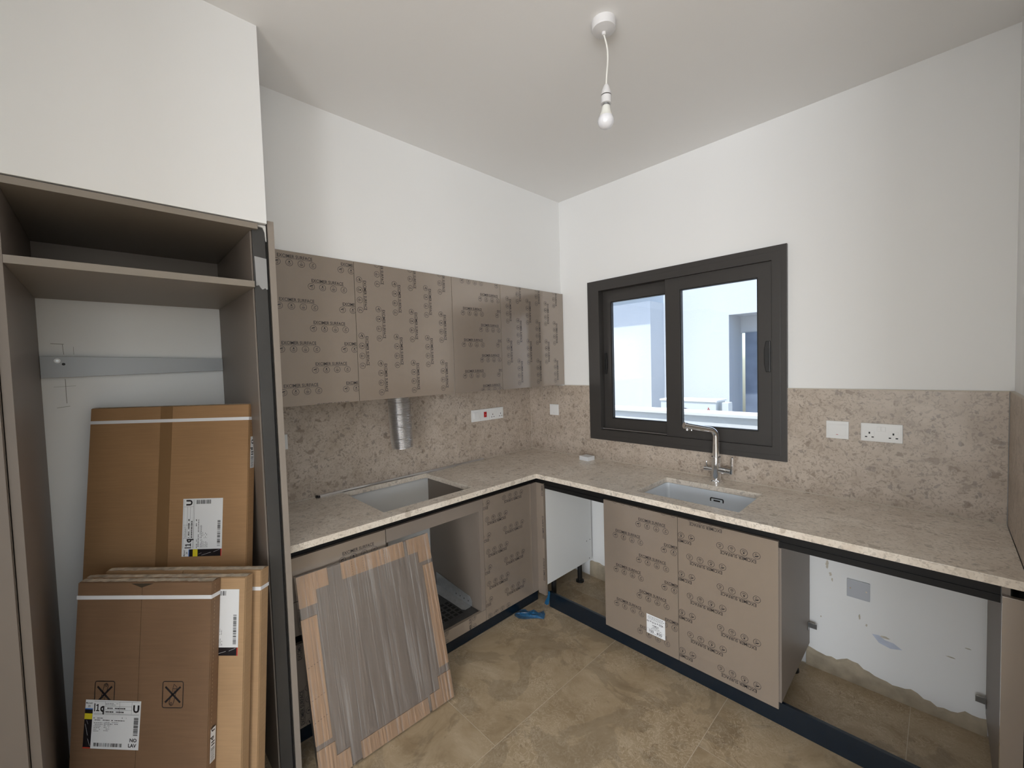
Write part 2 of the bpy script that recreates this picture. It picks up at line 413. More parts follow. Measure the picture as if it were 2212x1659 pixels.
def make_stamp():
    p = P2()
    p.text('EXCIMER SURFACE', 0, 0, width=.146, height=.0142)
    p.rect(0, -.0034, .146, -.0023)
    cs = [-.002, .0478, .0978, .147]; y = -.0215; r = .0142
    for cx in cs: p.ring(cx, y, r, .0016)
    c = cs[0]                                                 # hand
    p.poly([(c-.008,y+.001),(c-.003,y+.0055),(c+.004,y+.007),(c+.008,y+.006),(c+.007,y+.003),(c+.001,y+.0025),(c-.004,y-.001)])
    p.line([(c-.0085,y-.001),(c-.003,y+.002),(c+.004,y+.0005)], .0012).line([(c+.001,y-.003),(c+.008,y-.002)], .0011)
    p.line([(c-.002,y-.006),(c+.006,y-.0055)], .0011).line([(c+.0,y-.0085),(c+.005,y-.008)], .001)
    c = cs[1]                                                 # finger mark over lines
    p.poly([(c-.003,y+.001),(c+.0,y-.0005),(c+.003,y+.001),(c+.0035,y+.006),(c+.001,y+.0085),(c-.002,y+.0075)])
    p.line([(c-.008,y-.003),(c-.004,y-.0015)], .001).line([(c+.003,y-.0015),(c+.008,y-.003)], .001)
    for k, wd in ((-.0045,.0075),(-.0065,.006),(-.0085,.004)): p.line([(c-wd,y+k),(c+wd,y+k)], .0008)
    c = cs[2]                                                 # small ring over lines
    p.ring(c, y+.0055, .0031, .0009, 12)
    for k, wd in ((-.0005,.007),(-.003,.0075),(-.0055,.0065),(-.008,.0045)): p.line([(c-wd,y+k),(c+wd,y+k)], .0011)
    c = cs[3]                                                 # tick over lines
    p.line([(c-.005,y+.004),(c+.001,y+.0035),(c+.006,y+.008)], .0013).line([(c-.003,y+.001),(c+.003,y+.007)], .002)
    for k, wd in ((-.002,.0065),(-.0045,.007),(-.007,.0055)): p.line([(c-wd,y+k),(c+wd,y+k)], .001)
    return p
STAMP = make_stamp()
PU, PV = .277, .0955
def film_print(door, face, a0, a1, z0, z1, sa, sz, rot, name='film_print', ks=(0, 4)):
    """face: ('x', value) seen from +x (right = +y) or ('y', value) seen from -y (right = +x)"""
    if face[0] == 'x': o, u, n = X*face[1], Y, X
    else: o, u, n = Y*face[1], X, -Y
    rr = math.radians(rot); t = (math.cos(rr), math.sin(rr)); q = (-math.sin(rr), math.cos(rr))
    p = P2()
    for k in range(ks[0], ks[1]+1):                        # columns printed on this strip of film; odd columns sit half a row off
        for j in range(-16, 17):
            if (j+k) % 2: continue
            du = k*PU/2; dv = j*PV
            ox, oy = sa+du*t[0]+dv*q[0], sz+du*t[1]+dv*q[1]
            cx, cy = ox+.073*t[0], oy+.073*t[1]
            if a0-.1 < cx < a1+.1 and z0-.1 < cy < z1+.1: p.add(STAMP.v, STAMP.f, ox, oy, rr)
    return p.on(name, 'ink', door, o, u, Z, n, .0004, clip=(a0, z0, a1, z1), kind='stuff')

# ------------------------------------------------------------------ room shell
H_C = 2.802
WX, WY = 0.0, 0.008            # hob wall plane x, window wall plane y
wall_w = MB().grid([-.25, .62, 1.80, 6.2], [0, 1.06, 2.13, H_C+.25], lambda u, v: .62 < u < 1.80 and 1.06 < v < 2.13,
                   lambda u, v, c: (u, c, v), WY, WY+.22).build('wall_window', 'paint', kind='structure')
B(-.25, -.006, -6.5, WY, 0, H_C+.25).build('wall_hob', 'paint', kind='structure')
B(-.006, .338, -2.07, WY, 2.113, H_C).build('wall_bulkhead', 'paint', kind='structure')
B(-.006, .674, -6.5, -2.07, 2.112, H_C).build('wall_fridge', 'paint', kind='structure')
B(2.570, 2.72, -1.6, WY, 0, H_C).build('wall_right', 'paint', kind='structure')
B(-.006, .674, -6.5, -3.0, 0, 2.112).build('wall_left', 'paint', kind='structure')
B(.674, 1.45, -3.15, -3.0, 0, H_C).build('wall_partition', 'paint', kind='structure')      # short wall behind the camera, beside the tall cabinet
B(-.25, 6.2, -6.7, WY+.22, H_C, H_C+.25).build('ceiling', 'ceiling_paint', kind='structure')
MB().grid([0.674, 1.45, 3.65, 5.65, 6.2], [0, 2.35, H_C], lambda u, v: 1.45 < u < 5.65 and v < 2.35, lambda u, v, c: (u, c, v), -6.7, -6.5).build('wall_back', 'paint', kind='structure')
MB().grid([-6.5, -5.2, -1.6, WY], [0, 2.35, H_C], lambda u, v: -5.2 < u < -1.6 and v < 2.35, lambda u, v, c: (c, u, v), 6.0, 6.2).build('wall_far_side', 'paint', kind='structure')
B(-.25, 8.6, -9.4, -6.7, H_C, H_C+.25).build('sun_block_back', 'ceiling_paint', kind='structure')      # unseen slab added to keep direct sun out of the back opening
B(6.2, 8.6, -6.7, WY, H_C, H_C+.25).build('sun_block_side', 'ceiling_paint', kind='structure')  # unseen slab added to keep sun out of the side opening
fl = B(-.25, 6.2, -6.7, WY+.22, -.12, -.0007).build('floor', 'grout', kind='structure')
# travertine tiles 600 x 1200, running bond, each an object of its own
tile_me = {}
xe = [1.095+.597*k for k in range(-2, 9)]
yj0 = {0: -1.43, 1: -.36, 2: -1.92, 3: -.75}
for ci in range(len(xe)-1):
    xa, xb = max(xe[ci], 0), min(xe[ci+1], 6.0)
    if xb-xa < .05: continue
    j = {1: -1.43, 2: -.36, 3: -2.05}.get(ci, -1.43 if ci % 2 else -.85)
    ys = [0.0]; yy = j
    while yy < -.06-1.2: yy += 1.2
    while yy > -.05: yy -= 1.2
    while yy > -6.5: ys.append(yy); yy -= 1.2
    ys.append(-6.5)
    for ya, yb in zip(ys, ys[1:]):
        g = .0011
        key = (round(xb-xa, 4), round(ya-yb, 4))
        if key not in tile_me:
            o = B(-key[0]/2+g, key[0]/2-g, -key[1]/2+g, key[1]/2-g, -.02, 0).build('floor_tile', 'travertine', fl, bevel=.0008)
            o.location = (0, 0, 0); tile_me[key] = o.data
            for v in o.data.vertices: v.co += Vector(fl['_o'])
        else:
            o = bpy.data.objects.new('floor_tile', tile_me[key]); COL.objects.link(o); o.parent = fl
        o.location = Vector(((xa+xb)/2, (ya+yb)/2, 0)) - Vector(fl['_o'])
# rough mortar skirt at the foot of the window wall where the tiles stop
def ragged(x0, x1, zf, th, seed, step=.02):
    rnd = random.Random(seed); m = MB(); n = int((x1-x0)/step); pts = []
    for i in range(n+1): pts.append((x0+(x1-x0)*i/n, zf(x0+(x1-x0)*i/n)+rnd.uniform(-.007, .007)))
    poly = [(x1, 0)]+[(a, b) for a, b in pts[::-1]]+[(x0, 0)]
    k = len(pts); vs_ = []
    for a, b in pts: vs_ += [(a, WY, 0), (a, WY-th, 0), (a, WY-th+.004, b-.008), (a, WY, b)]
    fs_ = []
    for i in range(k-1):
        q = 4*i
        for e in range(3): fs_.append((q+e, q+e+1, q+e+5, q+e+4))
    return m.add(vs_, fs_)
ragged(.56, 1.065, lambda x: .115, .012, 3).build('baseboard_left', 'mortar', kind='structure')
ragged(1.90, 2.515, lambda x: .085-.03*min(1, max(0, (x-2.16)/.1))+.012*math.sin(x*31), .014, 5).build('baseboard_right', 'mortar', kind='structure')
# plaster marks on the bare wall inside the appliance gap
def blot(cx, cz, rx, rz, seed, n=18):
    rnd = random.Random(seed)
    return [(cx+rx*math.cos(2*math.pi*i/n)*rnd.uniform(.55, 1.1), cz+rz*math.sin(2*math.pi*i/n)*rnd.uniform(.55, 1.1)) for i in range(n)]
p = P2()
for a in ((1.985, .545, .007, .03, 1), (1.998, .50, .006, .012, 2), (2.005, .475, .004, .01, 3), (2.11, .33, .004, .018, 4), (2.135, .30, .004, .008, 5),
          (2.20, .27, .02, .006, 6), (2.19, .245, .006, .012, 7), (2.41, .28, .02, .003, 8), (2.46, .34, .012, .003, 9), (1.96, .27, .003, .006, 10)): p.poly(blot(*a))
p.on('plaster_mark', 'stain', wall_w, Y*WY, X, Z, -Y, .0006)
P2().poly([(2.155,.268),(2.18,.272),(2.2,.258),(2.23,.256),(2.26,.238),(2.22,.226),(2.18,.236)]).on('chalk_mark', 'stain_blue', wall_w, Y*WY, X, Z, -Y, .0007)

# ------------------------------------------------------------------ window
wd = thing('window_1', (1.209, 0, 1.036), 'dark brown aluminium two-sash sliding window above the sink', None, None, 'structure')
fx0, fx1, fz0, fz1 = .597, 1.821, 1.036, 2.155
ix0, ix1, iz0, iz1 = .690, 1.755, 1.105, 2.085
hole = lambda u, v: ix0 < u < ix1 and iz0 < v < iz1
MB().grid([fx0, ix0, ix1, fx1], [fz0, iz0, iz1, fz1], hole, lambda u, v, c: (u, c, v), -.012, .006).build('frame_trim', 'anodised', wd, bevel=.0015)
MB().grid([fx0+.03, ix0+.002, ix1-.002, fx1-.028], [fz0+.03, iz0+.002, iz1-.002, fz1-.03], lambda u, v: ix0 < u < ix1 and iz0 < v < iz1,
          lambda u, v, c: (u, c, v), -.015, .10).build('frame', 'anodised', wd, bevel=.0015)
def sash(x0, x1, z0, z1, y0, y1, wl, wr, wt, wb, nm):
    s_ = MB().grid([x0, x0+wl, x1-wr, x1], [z0, z0+wb, z1-wt, z1], lambda u, v: x0+wl < u < x1-wr and z0+wb < v < z1-wt,
                   lambda u, v, c: (u, c, v), y0, y1).build(nm, 'anodised', wd, bevel=.002)
    MB().grid([x0+wl-.004, x0+wl+.005, x1-wr-.005, x1-wr+.004], [z0+wb-.004, z0+wb+.005, z1-wt-.005, z1-wt+.004],
              lambda u, v: x0+wl+.005 < u < x1-wr-.005 and z0+wb+.005 < v < z1-wt-.005, lambda u, v, c: (u, c, v), y0+.004, y1-.004).build('gasket', 'gasket', s_)
    B(x0+wl-.003, x1-wr+.003, (y0+y1)/2-.003, (y0+y1)/2+.003, z0+wb-.003, z1-wt+.003).build('pane', 'glass', s_)
    return s_
s2 = sash(1.170, 1.753, 1.107, 2.083, .000, .034, .092, .068, .075, .075, 'sash')
s1 = sash(.692, 1.25, 1.107, 2.083, .040, .074, .060, .09, .078, .078, 'sash')
def pull(cx, cz, y, par, w_=.016, h_=.075, flip=1):
    poly = [(-w_*.3,-h_),(w_*.6,-h_),(w_,-h_*.45),(w_,h_*.45),(w_*.6,h_),(-w_*.3,h_)]
    poly = [(a*flip, b) for a, b in poly]
    if flip < 0: poly = poly[::-1]
    h = MB().prism(poly, Vector((cx, y, cz)), X, Z, -Y, 0, .012).build('handle', 'black_plastic', par, bevel=.003)
    B(cx-.004*flip, cx+.006*flip, y-.0125, y-.011, cz-.045, cz+.045).build('grip', 'gasket', h)
pull(1.738, 1.585, 0.0, s2, .022, .082, -1)
pull(.708, 1.575, .040, s1, .016, .075, 1)
B(ix0, 1.17, .012, .018, 1.112, 1.116).build('track', 'aluminium', wd)
B(.66, 1.79, .102, .225, 1.06, 1.085).build('outer_sill', 'cap_white', wd)

# ------------------------------------------------------------------ backsplash and worktop
HT = .8923; HB = .864
S_T = 1.4155
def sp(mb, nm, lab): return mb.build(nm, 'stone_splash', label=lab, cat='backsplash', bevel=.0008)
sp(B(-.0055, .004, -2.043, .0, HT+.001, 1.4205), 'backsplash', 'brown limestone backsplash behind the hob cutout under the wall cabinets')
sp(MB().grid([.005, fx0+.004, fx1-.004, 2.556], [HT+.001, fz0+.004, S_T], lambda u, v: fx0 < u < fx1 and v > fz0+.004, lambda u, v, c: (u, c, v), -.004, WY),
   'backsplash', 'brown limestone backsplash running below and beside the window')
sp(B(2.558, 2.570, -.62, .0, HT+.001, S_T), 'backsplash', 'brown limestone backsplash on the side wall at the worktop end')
tr = thing('trim_1', (1.3, 0, HT), None, None, None, 'structure')
B(.004, 2.556, -.0070, -.004, HT+.0002, HT+.003).build('silicone_joint', 'silicone', tr)
B(.004, .0070, -2.04, -.0085, HT+.0002, HT+.003).build('silicone_joint', 'silicone', tr)
B(.003, .0062, -.0072, -.003, HT, 1.4205).build('silicone_joint', 'silicone', tr)
B(.36, fx0, -.0045, WY, S_T, S_T+.004).build('silicone_joint', 'silicone', tr)
B(fx1, 2.5575, -.0045, WY, S_T, S_T+.004).build('silicone_joint', 'silicone', tr)
B(2.5575, 2.570, -.62, WY, S_T, S_T+.004).build('silicone_joint', 'silicone', tr)
HX0, HX1, HY0, HY1 = .036, .517, -1.592, -1.050       # hob cutout
SX0, SX1, SY0, SY1 = 1.247, 1.748, -.519, -.172       # sink cutout
D1, D2 = .5984, .6025
MB().grid([.004, HX0, HX1, D1, SX0, SX1, 2.5565], [-2.042, HY0, HY1, -D2, SY0, SY1, -.005],
          lambda u, v: (u > D1 and v < -D2) or (HX0 < u < HX1 and HY0 < v < HY1) or (SX0 < u < SX1 and SY0 < v < SY1),
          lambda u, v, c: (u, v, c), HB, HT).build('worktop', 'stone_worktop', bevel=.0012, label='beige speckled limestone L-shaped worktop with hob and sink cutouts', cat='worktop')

# ------------------------------------------------------------------ black handle channels and plinths
def channel(name, lab, poly, o, u, v, n, c0, c1):
    return MB().prism(poly, o, u, v, n, c0, c1).build(name, 'black_channel', label=lab, cat='channel', bevel=.0008)
prof = [(0, .8635), (-.012, .8635), (-.012, .785), (-.006, .785), (-.006, .807), (-.001, .807), (-.001, .811), (-.006, .811), (-.006, .8595), (0, .8595)]
NT = .013        # notch cut in the carcass fronts for the channel
channel('handle_channel', 'black recessed handle channel under the worktop over the sink cabinet', prof, Vector((0, -.5395, 0)), -Y, Z, X, .512, 2.508)
channel('handle_channel', 'black recessed handle channel under the worktop over the drawers', prof, Vector((.5225, 0, 0)), X, Z, -Y, .5285, 2.042)
B(.602, 2.508, -.512, -.497, .0005, .100).build('plinth', 'plinth_film', label='dark plinth in blue film below the sink cabinet and appliance gaps', cat='plinth', bevel=.001)
B(.475, .490, -2.042, -.5, .0005, .100).build('plinth', 'plinth_film', label='dark plinth in blue film below the drawers and oven housing', cat='plinth', bevel=.001)

# ------------------------------------------------------------------ wall cabinets
UXF, UB, UT = .3604, 1.423, 2.1106
def wall_cab(y0, y1, lab, sa, sz, rot, ks=(0, 4)):
    t = thing('wall_cabinet', (.18, (y0+y1)/2, UB), lab, 'wall cabinet', 'wall cabinets over the hob run')
    B(.006, UXF-.0205, y0+.0005, y1-.0005, UB+.001, UT-.0005).build('carcass', 'laminate', t)
    d = B(UXF-.019, UXF, y0+.0012, y1-.0012, UB, UT).build('door', 'film', t, bevel=.0008)
    film_print(d, ('x', UXF), y0+.002, y1-.002, UB+.001, UT-.001, sa, sz, rot, ks=ks)
    return t
wall_cab(-2.0425, -1.6168, 'wall cabinet touching the tall end panel, film lettering reading across', -1.956, 2.0815, 0)
wall_cab(-1.6168, -1.0318, 'wide wall cabinet above the metal duct, film lettering running downward', -1.571, 2.022, -90, (-1, 3))
wall_cab(-1.0318, -.6441, 'narrow wall cabinet above the triple switch row, film lettering reading across', -.952, 1.927, 0)
wall_cab(-.6441, -.034, 'wall cabinet by the window wall, film lettering running downward', -.561, 2.022, -90, (-1, 3))
ff = B(UXF-.02, UXF-.002, -.033, .003, UB, UT).build('filler_strip', 'film', label='slim filler strip between the last wall cabinet and the window wall', cat='filler')

# ------------------------------------------------------------------ base units, hob side
HX = .540
def notched(xb, xf, y0, y1, z0):                          # hob side: extruded along y, notch at the upper front edge
    f = min(xf, .5225-NT)
    return MB().prism([(xb, z0), (xf, z0), (xf, .784), (f, .784), (f, .863), (xb, .863)], Vector((0, y1, 0)), X, Z, -Y, 0, y1-y0)
def notched_w(x0, x1, yb, yf, z0):                        # window side: extruded along x
    f = max(yf, -.5395+NT)
    return MB().prism([(-yb, z0), (-yf, z0), (-yf, .784), (-f, .784), (-f, .863), (-yb, .863)], Vector((x0, 0, 0)), -Y, Z, X, 0, x1-x0)
def foot(par, x, y, top=.148):
    MB().tube([(x, y, .0005), (x, y, .012), (x, y, .0125), (x, y, top)], [.030, .028, .017, .017], 16).build('foot', 'black_plastic', par, smooth=30)
t = thing('drawer_unit', (.27, -1.82, 0), 'base unit with three drawer fronts behind the leaning wrapped panel', 'cabinet')
notched(.02, HX-.0205, -2.040, -1.6005, .145).build('carcass', 'laminate', t)
for z0, z1, sa, sz, rot in ((.636, .8165, -1.805, .762, 0), (.492, .633, -2.03, .60, -90), (.100, .455, -1.992, .112, 90)):
    d = B(HX-.019, HX, -2.040, -1.6005, z0, z1).build('drawer', 'film', t, bevel=.0008)
    film_print(d, ('x', HX), -2.039, -1.602, z0+.001, z1-.001, sa, sz, rot, ks=(0, 4) if rot == 0 else (-2, 4))
B(HX-.028, HX-.0205, -2.040, -1.6005, .445, .50).build('grip_channel', 'black_channel', t)
for x in (.08, .43):
    for y in (-1.98, -1.66): foot(t, x, y, .1455)
t = thing('oven_housing', (.27, -1.297, 0), 'open oven housing under the hob cutout with printed bottom strip', 'cabinet')
notched(.02, HX-.0195, -1.5965, -1.5785, .145).build('side_panel', 'laminate', t, bevel=.0006)
notched(.02, HX-.0195, -1.0285, -.9985, .145).build('side_panel', 'laminate', t, bevel=.0006)
B(.012, .020, -1.5965, -.9985, .145, .863).build('back_panel', 'white_melamine', t)
B(HX-.019, HX, -1.5965, -.9985, .752, .8165).build('top_rail', 'laminate', t, bevel=.0008)
B(HX-.019, HX-.001, -1.0285, -.9985, .1665, .7515).build('front_stile', 'laminate', t, bevel=.0006)
bs = B(HX-.019, HX, -1.5965, -.9985, .100, .166).build('bottom_strip', 'film', t, bevel=.0008)
film_print(bs, ('x', HX), -1.595, -1.0, .101, .165, -1.30, .06, 90, ks=(-1, 3))
B(.021, HX-.0195, -1.578, -1.029, .145, .160).build('bottom_panel', 'laminate', t)
hs = lambda a, n, lo, hi: sorted({lo, hi} | {a+i*.034 for i in range(n)} | {a+i*.034+.024 for i in range(n)})
xs_ = hs(.30, 5, .03, .515); ys_ = hs(-1.33, 7, -1.575, -1.032)
pl_ = MB().grid(xs_, ys_, lambda u, v: any(.30+i*.034 < u < .324+i*.034 for i in range(5)) and any(-1.33+k*.034 < v < -1.306+k*.034 for k in range(7)),
          lambda u, v, c: (u, v, c), .1612, .1625).build('vent_plate', 'dark_steel', t)
B(.29, .475, -1.34, -1.09, .1602, .1606).build('vent_slot', 'dark_hole', pl_)
for x in (.08, .43):
    for y in (-1.55, -1.05): foot(t, x, y, .1455)
m = MB(); L0, L1 = Vector((.085, -1.0315, .164)), Vector((.452, -1.0315, .164)); du = (L1-L0).normalized()
b_ = thing('angle_bracket', (.27, -1.05, .163), 'loose steel angle bracket lying inside the oven housing', 'bracket')
m.prism([(.0,0),(.367,0),(.367,.030),(.350,.055),(.0,.085)], L0, X, Z, -Y, 0, .0018)
m.prism([(.0,0),(.355,0),(.367,.012),(.367,.05),(.35,.062),(.0,.062)], L0, X, -Y, Z, -.0, .0018)
m.build('angle_plate', 'bracket_steel', b_)
for x in (.30, .34, .38, .42): MB().cyl((x, -1.0334, .186), (x, -1.0342, .186), .0035, 10).build('hole', 'dark_hole', b_)

t = thing('corner_cabinet', (.27, -.52, 0), 'corner base cabinet with upside-down film lettering and white side', 'cabinet')
notched(.02, HX-.0205, -.9975, -.03, .145).build('carcass', 'laminate', t)
d = B(HX-.019, HX, -.9965, -.5985, .100, .8165).build('door', 'film', t, bevel=.0008)
film_print(d, ('x', HX), -.9955, -.5995, .101, .8155, -.683, .763, 180)
notched_w(.560, .600, -.03, -.523, .150).build('side_panel', 'white_melamine', t, bevel=.0006)
B(.5198, .560, -.523, -.03, .150, .166).build('bottom_panel', 'white_melamine', t)
for x, y in ((.555, -.12), (.555, -.41), (.08, -.9), (.08, -.12), (.43, -.9)): foot(t, x, y, .151 if x > .5 else .1455)
for y, z in ((-.05, .30), (-.09, .30), (-.06, .165)): MB().cyl((.6, y, z), (.6008, y, z), .0035, 10).build('screw_hole', 'dark_hole', t)
t = thing('corner_post', (.57, -.555, .1), 'L-shaped beige corner filler post beside the upside-down printed door', 'filler')
a = B(HX-.019, HX, -.5975, -.545, .100, .8165).build('front_strip', 'laminate', t, bevel=.0006)
b2 = B(HX, .602, -.545, -.526, .085, .8165).build('return_strip', 'film', t, bevel=.0006)
film_print(b2, ('y', -.545), HX+.001, .601, .087, .8155, 0.600, .46, 90, ks=(-4, 4))

# ------------------------------------------------------------------ sink cabinet
DY = -.5564
t = thing('sink_cabinet', (1.485, -.28, 0), 'base cabinet under the sink with two film-printed doors', 'cabinet')
x0, x1 = 1.0625, 1.9085
notched_w(x0, x0+.018, -.02, DY+.0205, .135).build('side_panel', 'laminate', t, bevel=.0006)
notched_w(1.896, 1.915, -.004, DY+.0205, .118).build('side_panel', 'laminate', t, bevel=.0006)
B(x0+.018, 1.896, DY+.0205, -.02, .135, .153).build('bottom_panel', 'laminate', t)
B(x0+.018, 1.896, -.038, -.02, .153, .60).build('back_panel', 'white_melamine', t)
dl = B(x0, 1.4825, DY, DY+.019, .100, .8170).build('door', 'film', t, bevel=.0008)
film_print(dl, ('y', DY), x0+.001, 1.4815, .101, .8160, 1.276, .751, 0, ks=(-1, 4))
dr = B(1.4847, x1, DY, DY+.019, .100, .8170).build('door', 'film', t, bevel=.0008)
film_print(dr, ('y', DY), 1.4857, x1-.001, .101, .8160, 1.688, .807, 180, ks=(-1, 4))
st = B(1.313, 1.4135, DY-.0007, DY-.0003, .168, .269).build('sticker', 'paper', dl)
p = P2()
o_ = (1.4085, .264)
for s_, xx, yy, wd_ in (('004   001', .012, .022, .07), ('422 x 717 x 19', .006, .070, .088), ('RCMR01', .03, .052, .034)): p.text(s_, o_[0]-xx, .173+yy-.004, width=wd_, rot=math.pi)
for yy, a_, b__ in ((.006, .02, .08), (.030, .02, .075), (.037, .03, .07), (.043, .04, .06), (.078, .012, .09), (.085, .004, .094), (.092, .01, .09)):
    xx = a_
    while xx < b__:
        l_ = random.uniform(.003, .009); p.rect(1.4125-min(xx+l_, b__), .168+yy, 1.4125-xx, .168+yy+.0022); xx += l_+.0022
p.rect(1.316, .194, 1.41, .1946); p.rect(1.316, .233, 1.41, .2336)
p.on('print', 'ink', st, Y*DY, X, Z, -Y, .0009)
for x in (1.12, 1.86):
    for y in (-.44, -.10): foot(t, x, y, .1355 if x < 1.5 else .1355)
m = MB().box(1.9155, 1.950, -.033, -.030, .214, .238).box(1.9155, 1.918, -.05, -.030, .206, .246)
m.build('fixing_tab', 'galvanised', t)
t = thing('end_filler', (2.53, -.3, 0), 'beige filler panel closing the run against the side wall', 'filler')
B(2.510, 2.5575, -.556, -.537, .100, .8170).build('front_panel', 'film', t, bevel=.0008)
B(2.510, 2.5275, -.5365, -.004, .100, .863).build('side_panel', 'laminate', t, bevel=.0006)
MB().box(2.480, 2.5095, -.033, -.030, .152, .176).box(2.507, 2.5095, -.05, -.030, .144, .184).build('fixing_tab', 'galvanised', t)

# ------------------------------------------------------------------ sink and tap
def rrect(x0, x1, y0, y1, r, n=6):
    pts = []
    for cx, cy, a in ((x1-r, y1-r, 0), (x0+r, y1-r, 90), (x0+r, y0+r, 180), (x1-r, y0+r, 270)):
        for i in range(n+1):
            th = math.radians(a+90*i/n); pts.append((cx+r*math.cos(th), cy+r*math.sin(th)))
    return pts
t = thing('sink', (1.4975, -.348, .66), 'undermount stainless steel single-bowl sink in the worktop', 'sink')
rings = []
for off, z, r in ((.004, HB-.001, .020), (-.0005, HB-.001, .020), (-.002, HB-.02, .020), (-.004, .69, .022), (-.010, .677, .026), (-.022, .672, .028)):
    rings.append([(a, b, z) for a, b in rrect(SX0-off, SX1+off, SY0-off, SY1+off, r)])
m = MB(); k = len(rings[0])
for rg in rings: m.v += [Vector(p_) for p_ in rg]
for i in range(len(rings)-1):
    for j in range(k): m.f.append([i*k+j, i*k+(j+1) % k, (i+1)*k+(j+1) % k, (i+1)*k+j])
m.f.append([(len(rings)-1)*k+j for j in range(k)])
m.build('bowl', 'steel', t, smooth=35)
dn_ = MB().tube([(1.4975, -.30, .672), (1.4975, -.30, .676)], .045, 24).build('drain', 'chrome', t, bevel=.001)
cx, cz, y = 1.530, .812, SY1+.0015
ov = MB().prism(rrect(cx-.036, cx+.036, cz-.0155, cz+.0155, .009, 4), Y*y, X, Z, -Y, -.001, .004).build('overflow', 'black_plastic', t, bevel=.0008)
MB().prism(rrect(cx-.029, cx+.029, cz-.0095, cz+.0095, .004, 4), Y*y, X, Z, -Y, .0035, .0050).build('overflow_plate', 'steel', ov)
B(cx-.017, cx+.017, y-.0054, y-.0049, cz-.004, cz+.004).build('overflow_slot', 'dark_hole', ov)
t = thing('kitchen_tap', (1.492, -.075, HT), 'chrome swivel kitchen tap with side lever behind the sink', 'tap')
tx, ty = 1.492, -.075
MB().tube([(tx, ty, HT), (tx, ty, HT+.004), (tx, ty, HT+.008), (tx, ty, HT+.010)], [.031, .031, .027, .0245], 28).build('base_ring', 'chrome', t, smooth=30)
MB().tube([(tx, ty, HT+.0095), (tx, ty, HT+.140), (tx, ty, HT+.142)], [.0245, .0245, .0225], 28).build('body', 'chrome', t, smooth=30)
sd = Vector((-.62, -.78, .0)).normalized()
path = [Vector((tx, ty, HT+.141)), Vector((tx, ty, HT+.155)), Vector((tx, ty, 1.145))]
c0 = Vector((tx, ty, 1.145)); R_ = .042
for i in range(1, 10):
    th = math.radians(9.2*i); path.append(c0+sd*(R_*(1-math.cos(th)))+Z*(R_*math.sin(th)))
e_ = path[-1]; dd = (path[-1]-path[-2]).normalized(); path.append(e_+dd*.14)
sp_ = MB().tube(path, [.018]*2+[.0165]*(len(path)-2), 22).build('spout', 'chrome', t, smooth=40)
tip = path[-1]
MB().tube([tip-dd*.004, tip+dd*.012, tip+dd*.014], [.0185, .0185, .016], 22).build('spout_tip', 'chrome', sp_, smooth=30)
MB().tube([tip-dd*.006-Z*.012, tip-dd*.006-Z*.026], .0095, 16).build('aerator', 'chrome', sp_, smooth=30)
MB().tube([tip-dd*.032-Z*.012, tip-dd*.032-Z*.024], .006, 14).build('filter_outlet', 'chrome', sp_, smooth=30)
hb = MB().tube([(tx+.015, ty, .958), (tx+.056, ty-.004, .957), (tx+.057, ty-.004, .957), (tx+.080, ty-.006, .956)], [.019, .019, .0182, .0182], 22).build('lever_body', 'chrome', t, smooth=30)
MB().prism([(-.004,-.016),(.004,-.016),(.006,.03),(.006,.075),(-.001,.077),(-.003,.03)], Vector((tx+.084, ty-.006, .962)), X, Z, -Y, -.013, .009).build('lever', 'chrome', hb, bevel=.002)
fb = MB().tube([(tx-.015, ty, .958), (tx-.036, ty-.001, .957), (tx-.037, ty-.001, .957), (tx-.064, ty-.002, .956)], [.0125, .0125, .0135, .0135], 20).build('filter_handle_body', 'chrome', t, smooth=30)
MB().tube([(tx-.052, ty-.002, .964), (tx-.052, ty-.002, .990), (tx-.052, ty-.002, .998), (tx-.052, ty-.002, 1.003)], [.0028, .0032, .0045, .0025], 12).build('filter_lever', 'chrome', fb, smooth=40)

# ------------------------------------------------------------------ switches and sockets
def plate_frame(face):
    return (Vector((0, face[1], 0)), X, Z, -Y) if face[0] == 'y' else (Vector((face[1], 0, 0)), Y, Z, X)
def plate(name, face, a0, a1, z0, z1, lab, cat, group=None, mat='white_plastic', th=.009):
    o, u, v, n = plate_frame(face)
    ob = thing(name, o+u*((a0+a1)/2)+v*z0, lab, cat, group)
    MB().obox(o, u, v, n, a0, a1, z0, z1, 0, th).build('cover_plate', mat, ob, bevel=.0025)
    return ob, (o, u, v, n), th
def sub(ob, fr, nm, mat, a0, a1, z0, z1, c0, c1, bevel=0):
    o, u, v, n = fr; return MB().obox(o, u, v, n, a0, a1, z0, z1, c0, c1).build(nm, mat, ob, bevel=bevel)
def pins(ob, fr, a, z, th):
    s_ = sub(ob, fr, 'outlet', 'white_plastic', a-.017, a+.017, z-.017, z+.020, th-.001, th+.0008, .0005)
    sub(s_, fr, 'pin_slot', 'dark_hole', a-.0028, a+.0028, z+.005, z+.0135, th+.0004, th+.0012)
    sub(s_, fr, 'pin_slot', 'dark_hole', a-.0155, a-.0075, z-.0115, z-.0065, th+.0004, th+.0012)
    sub(s_, fr, 'pin_slot', 'dark_hole', a+.0075, a+.0155, z-.0115, z-.0065, th+.0004, th+.0012)
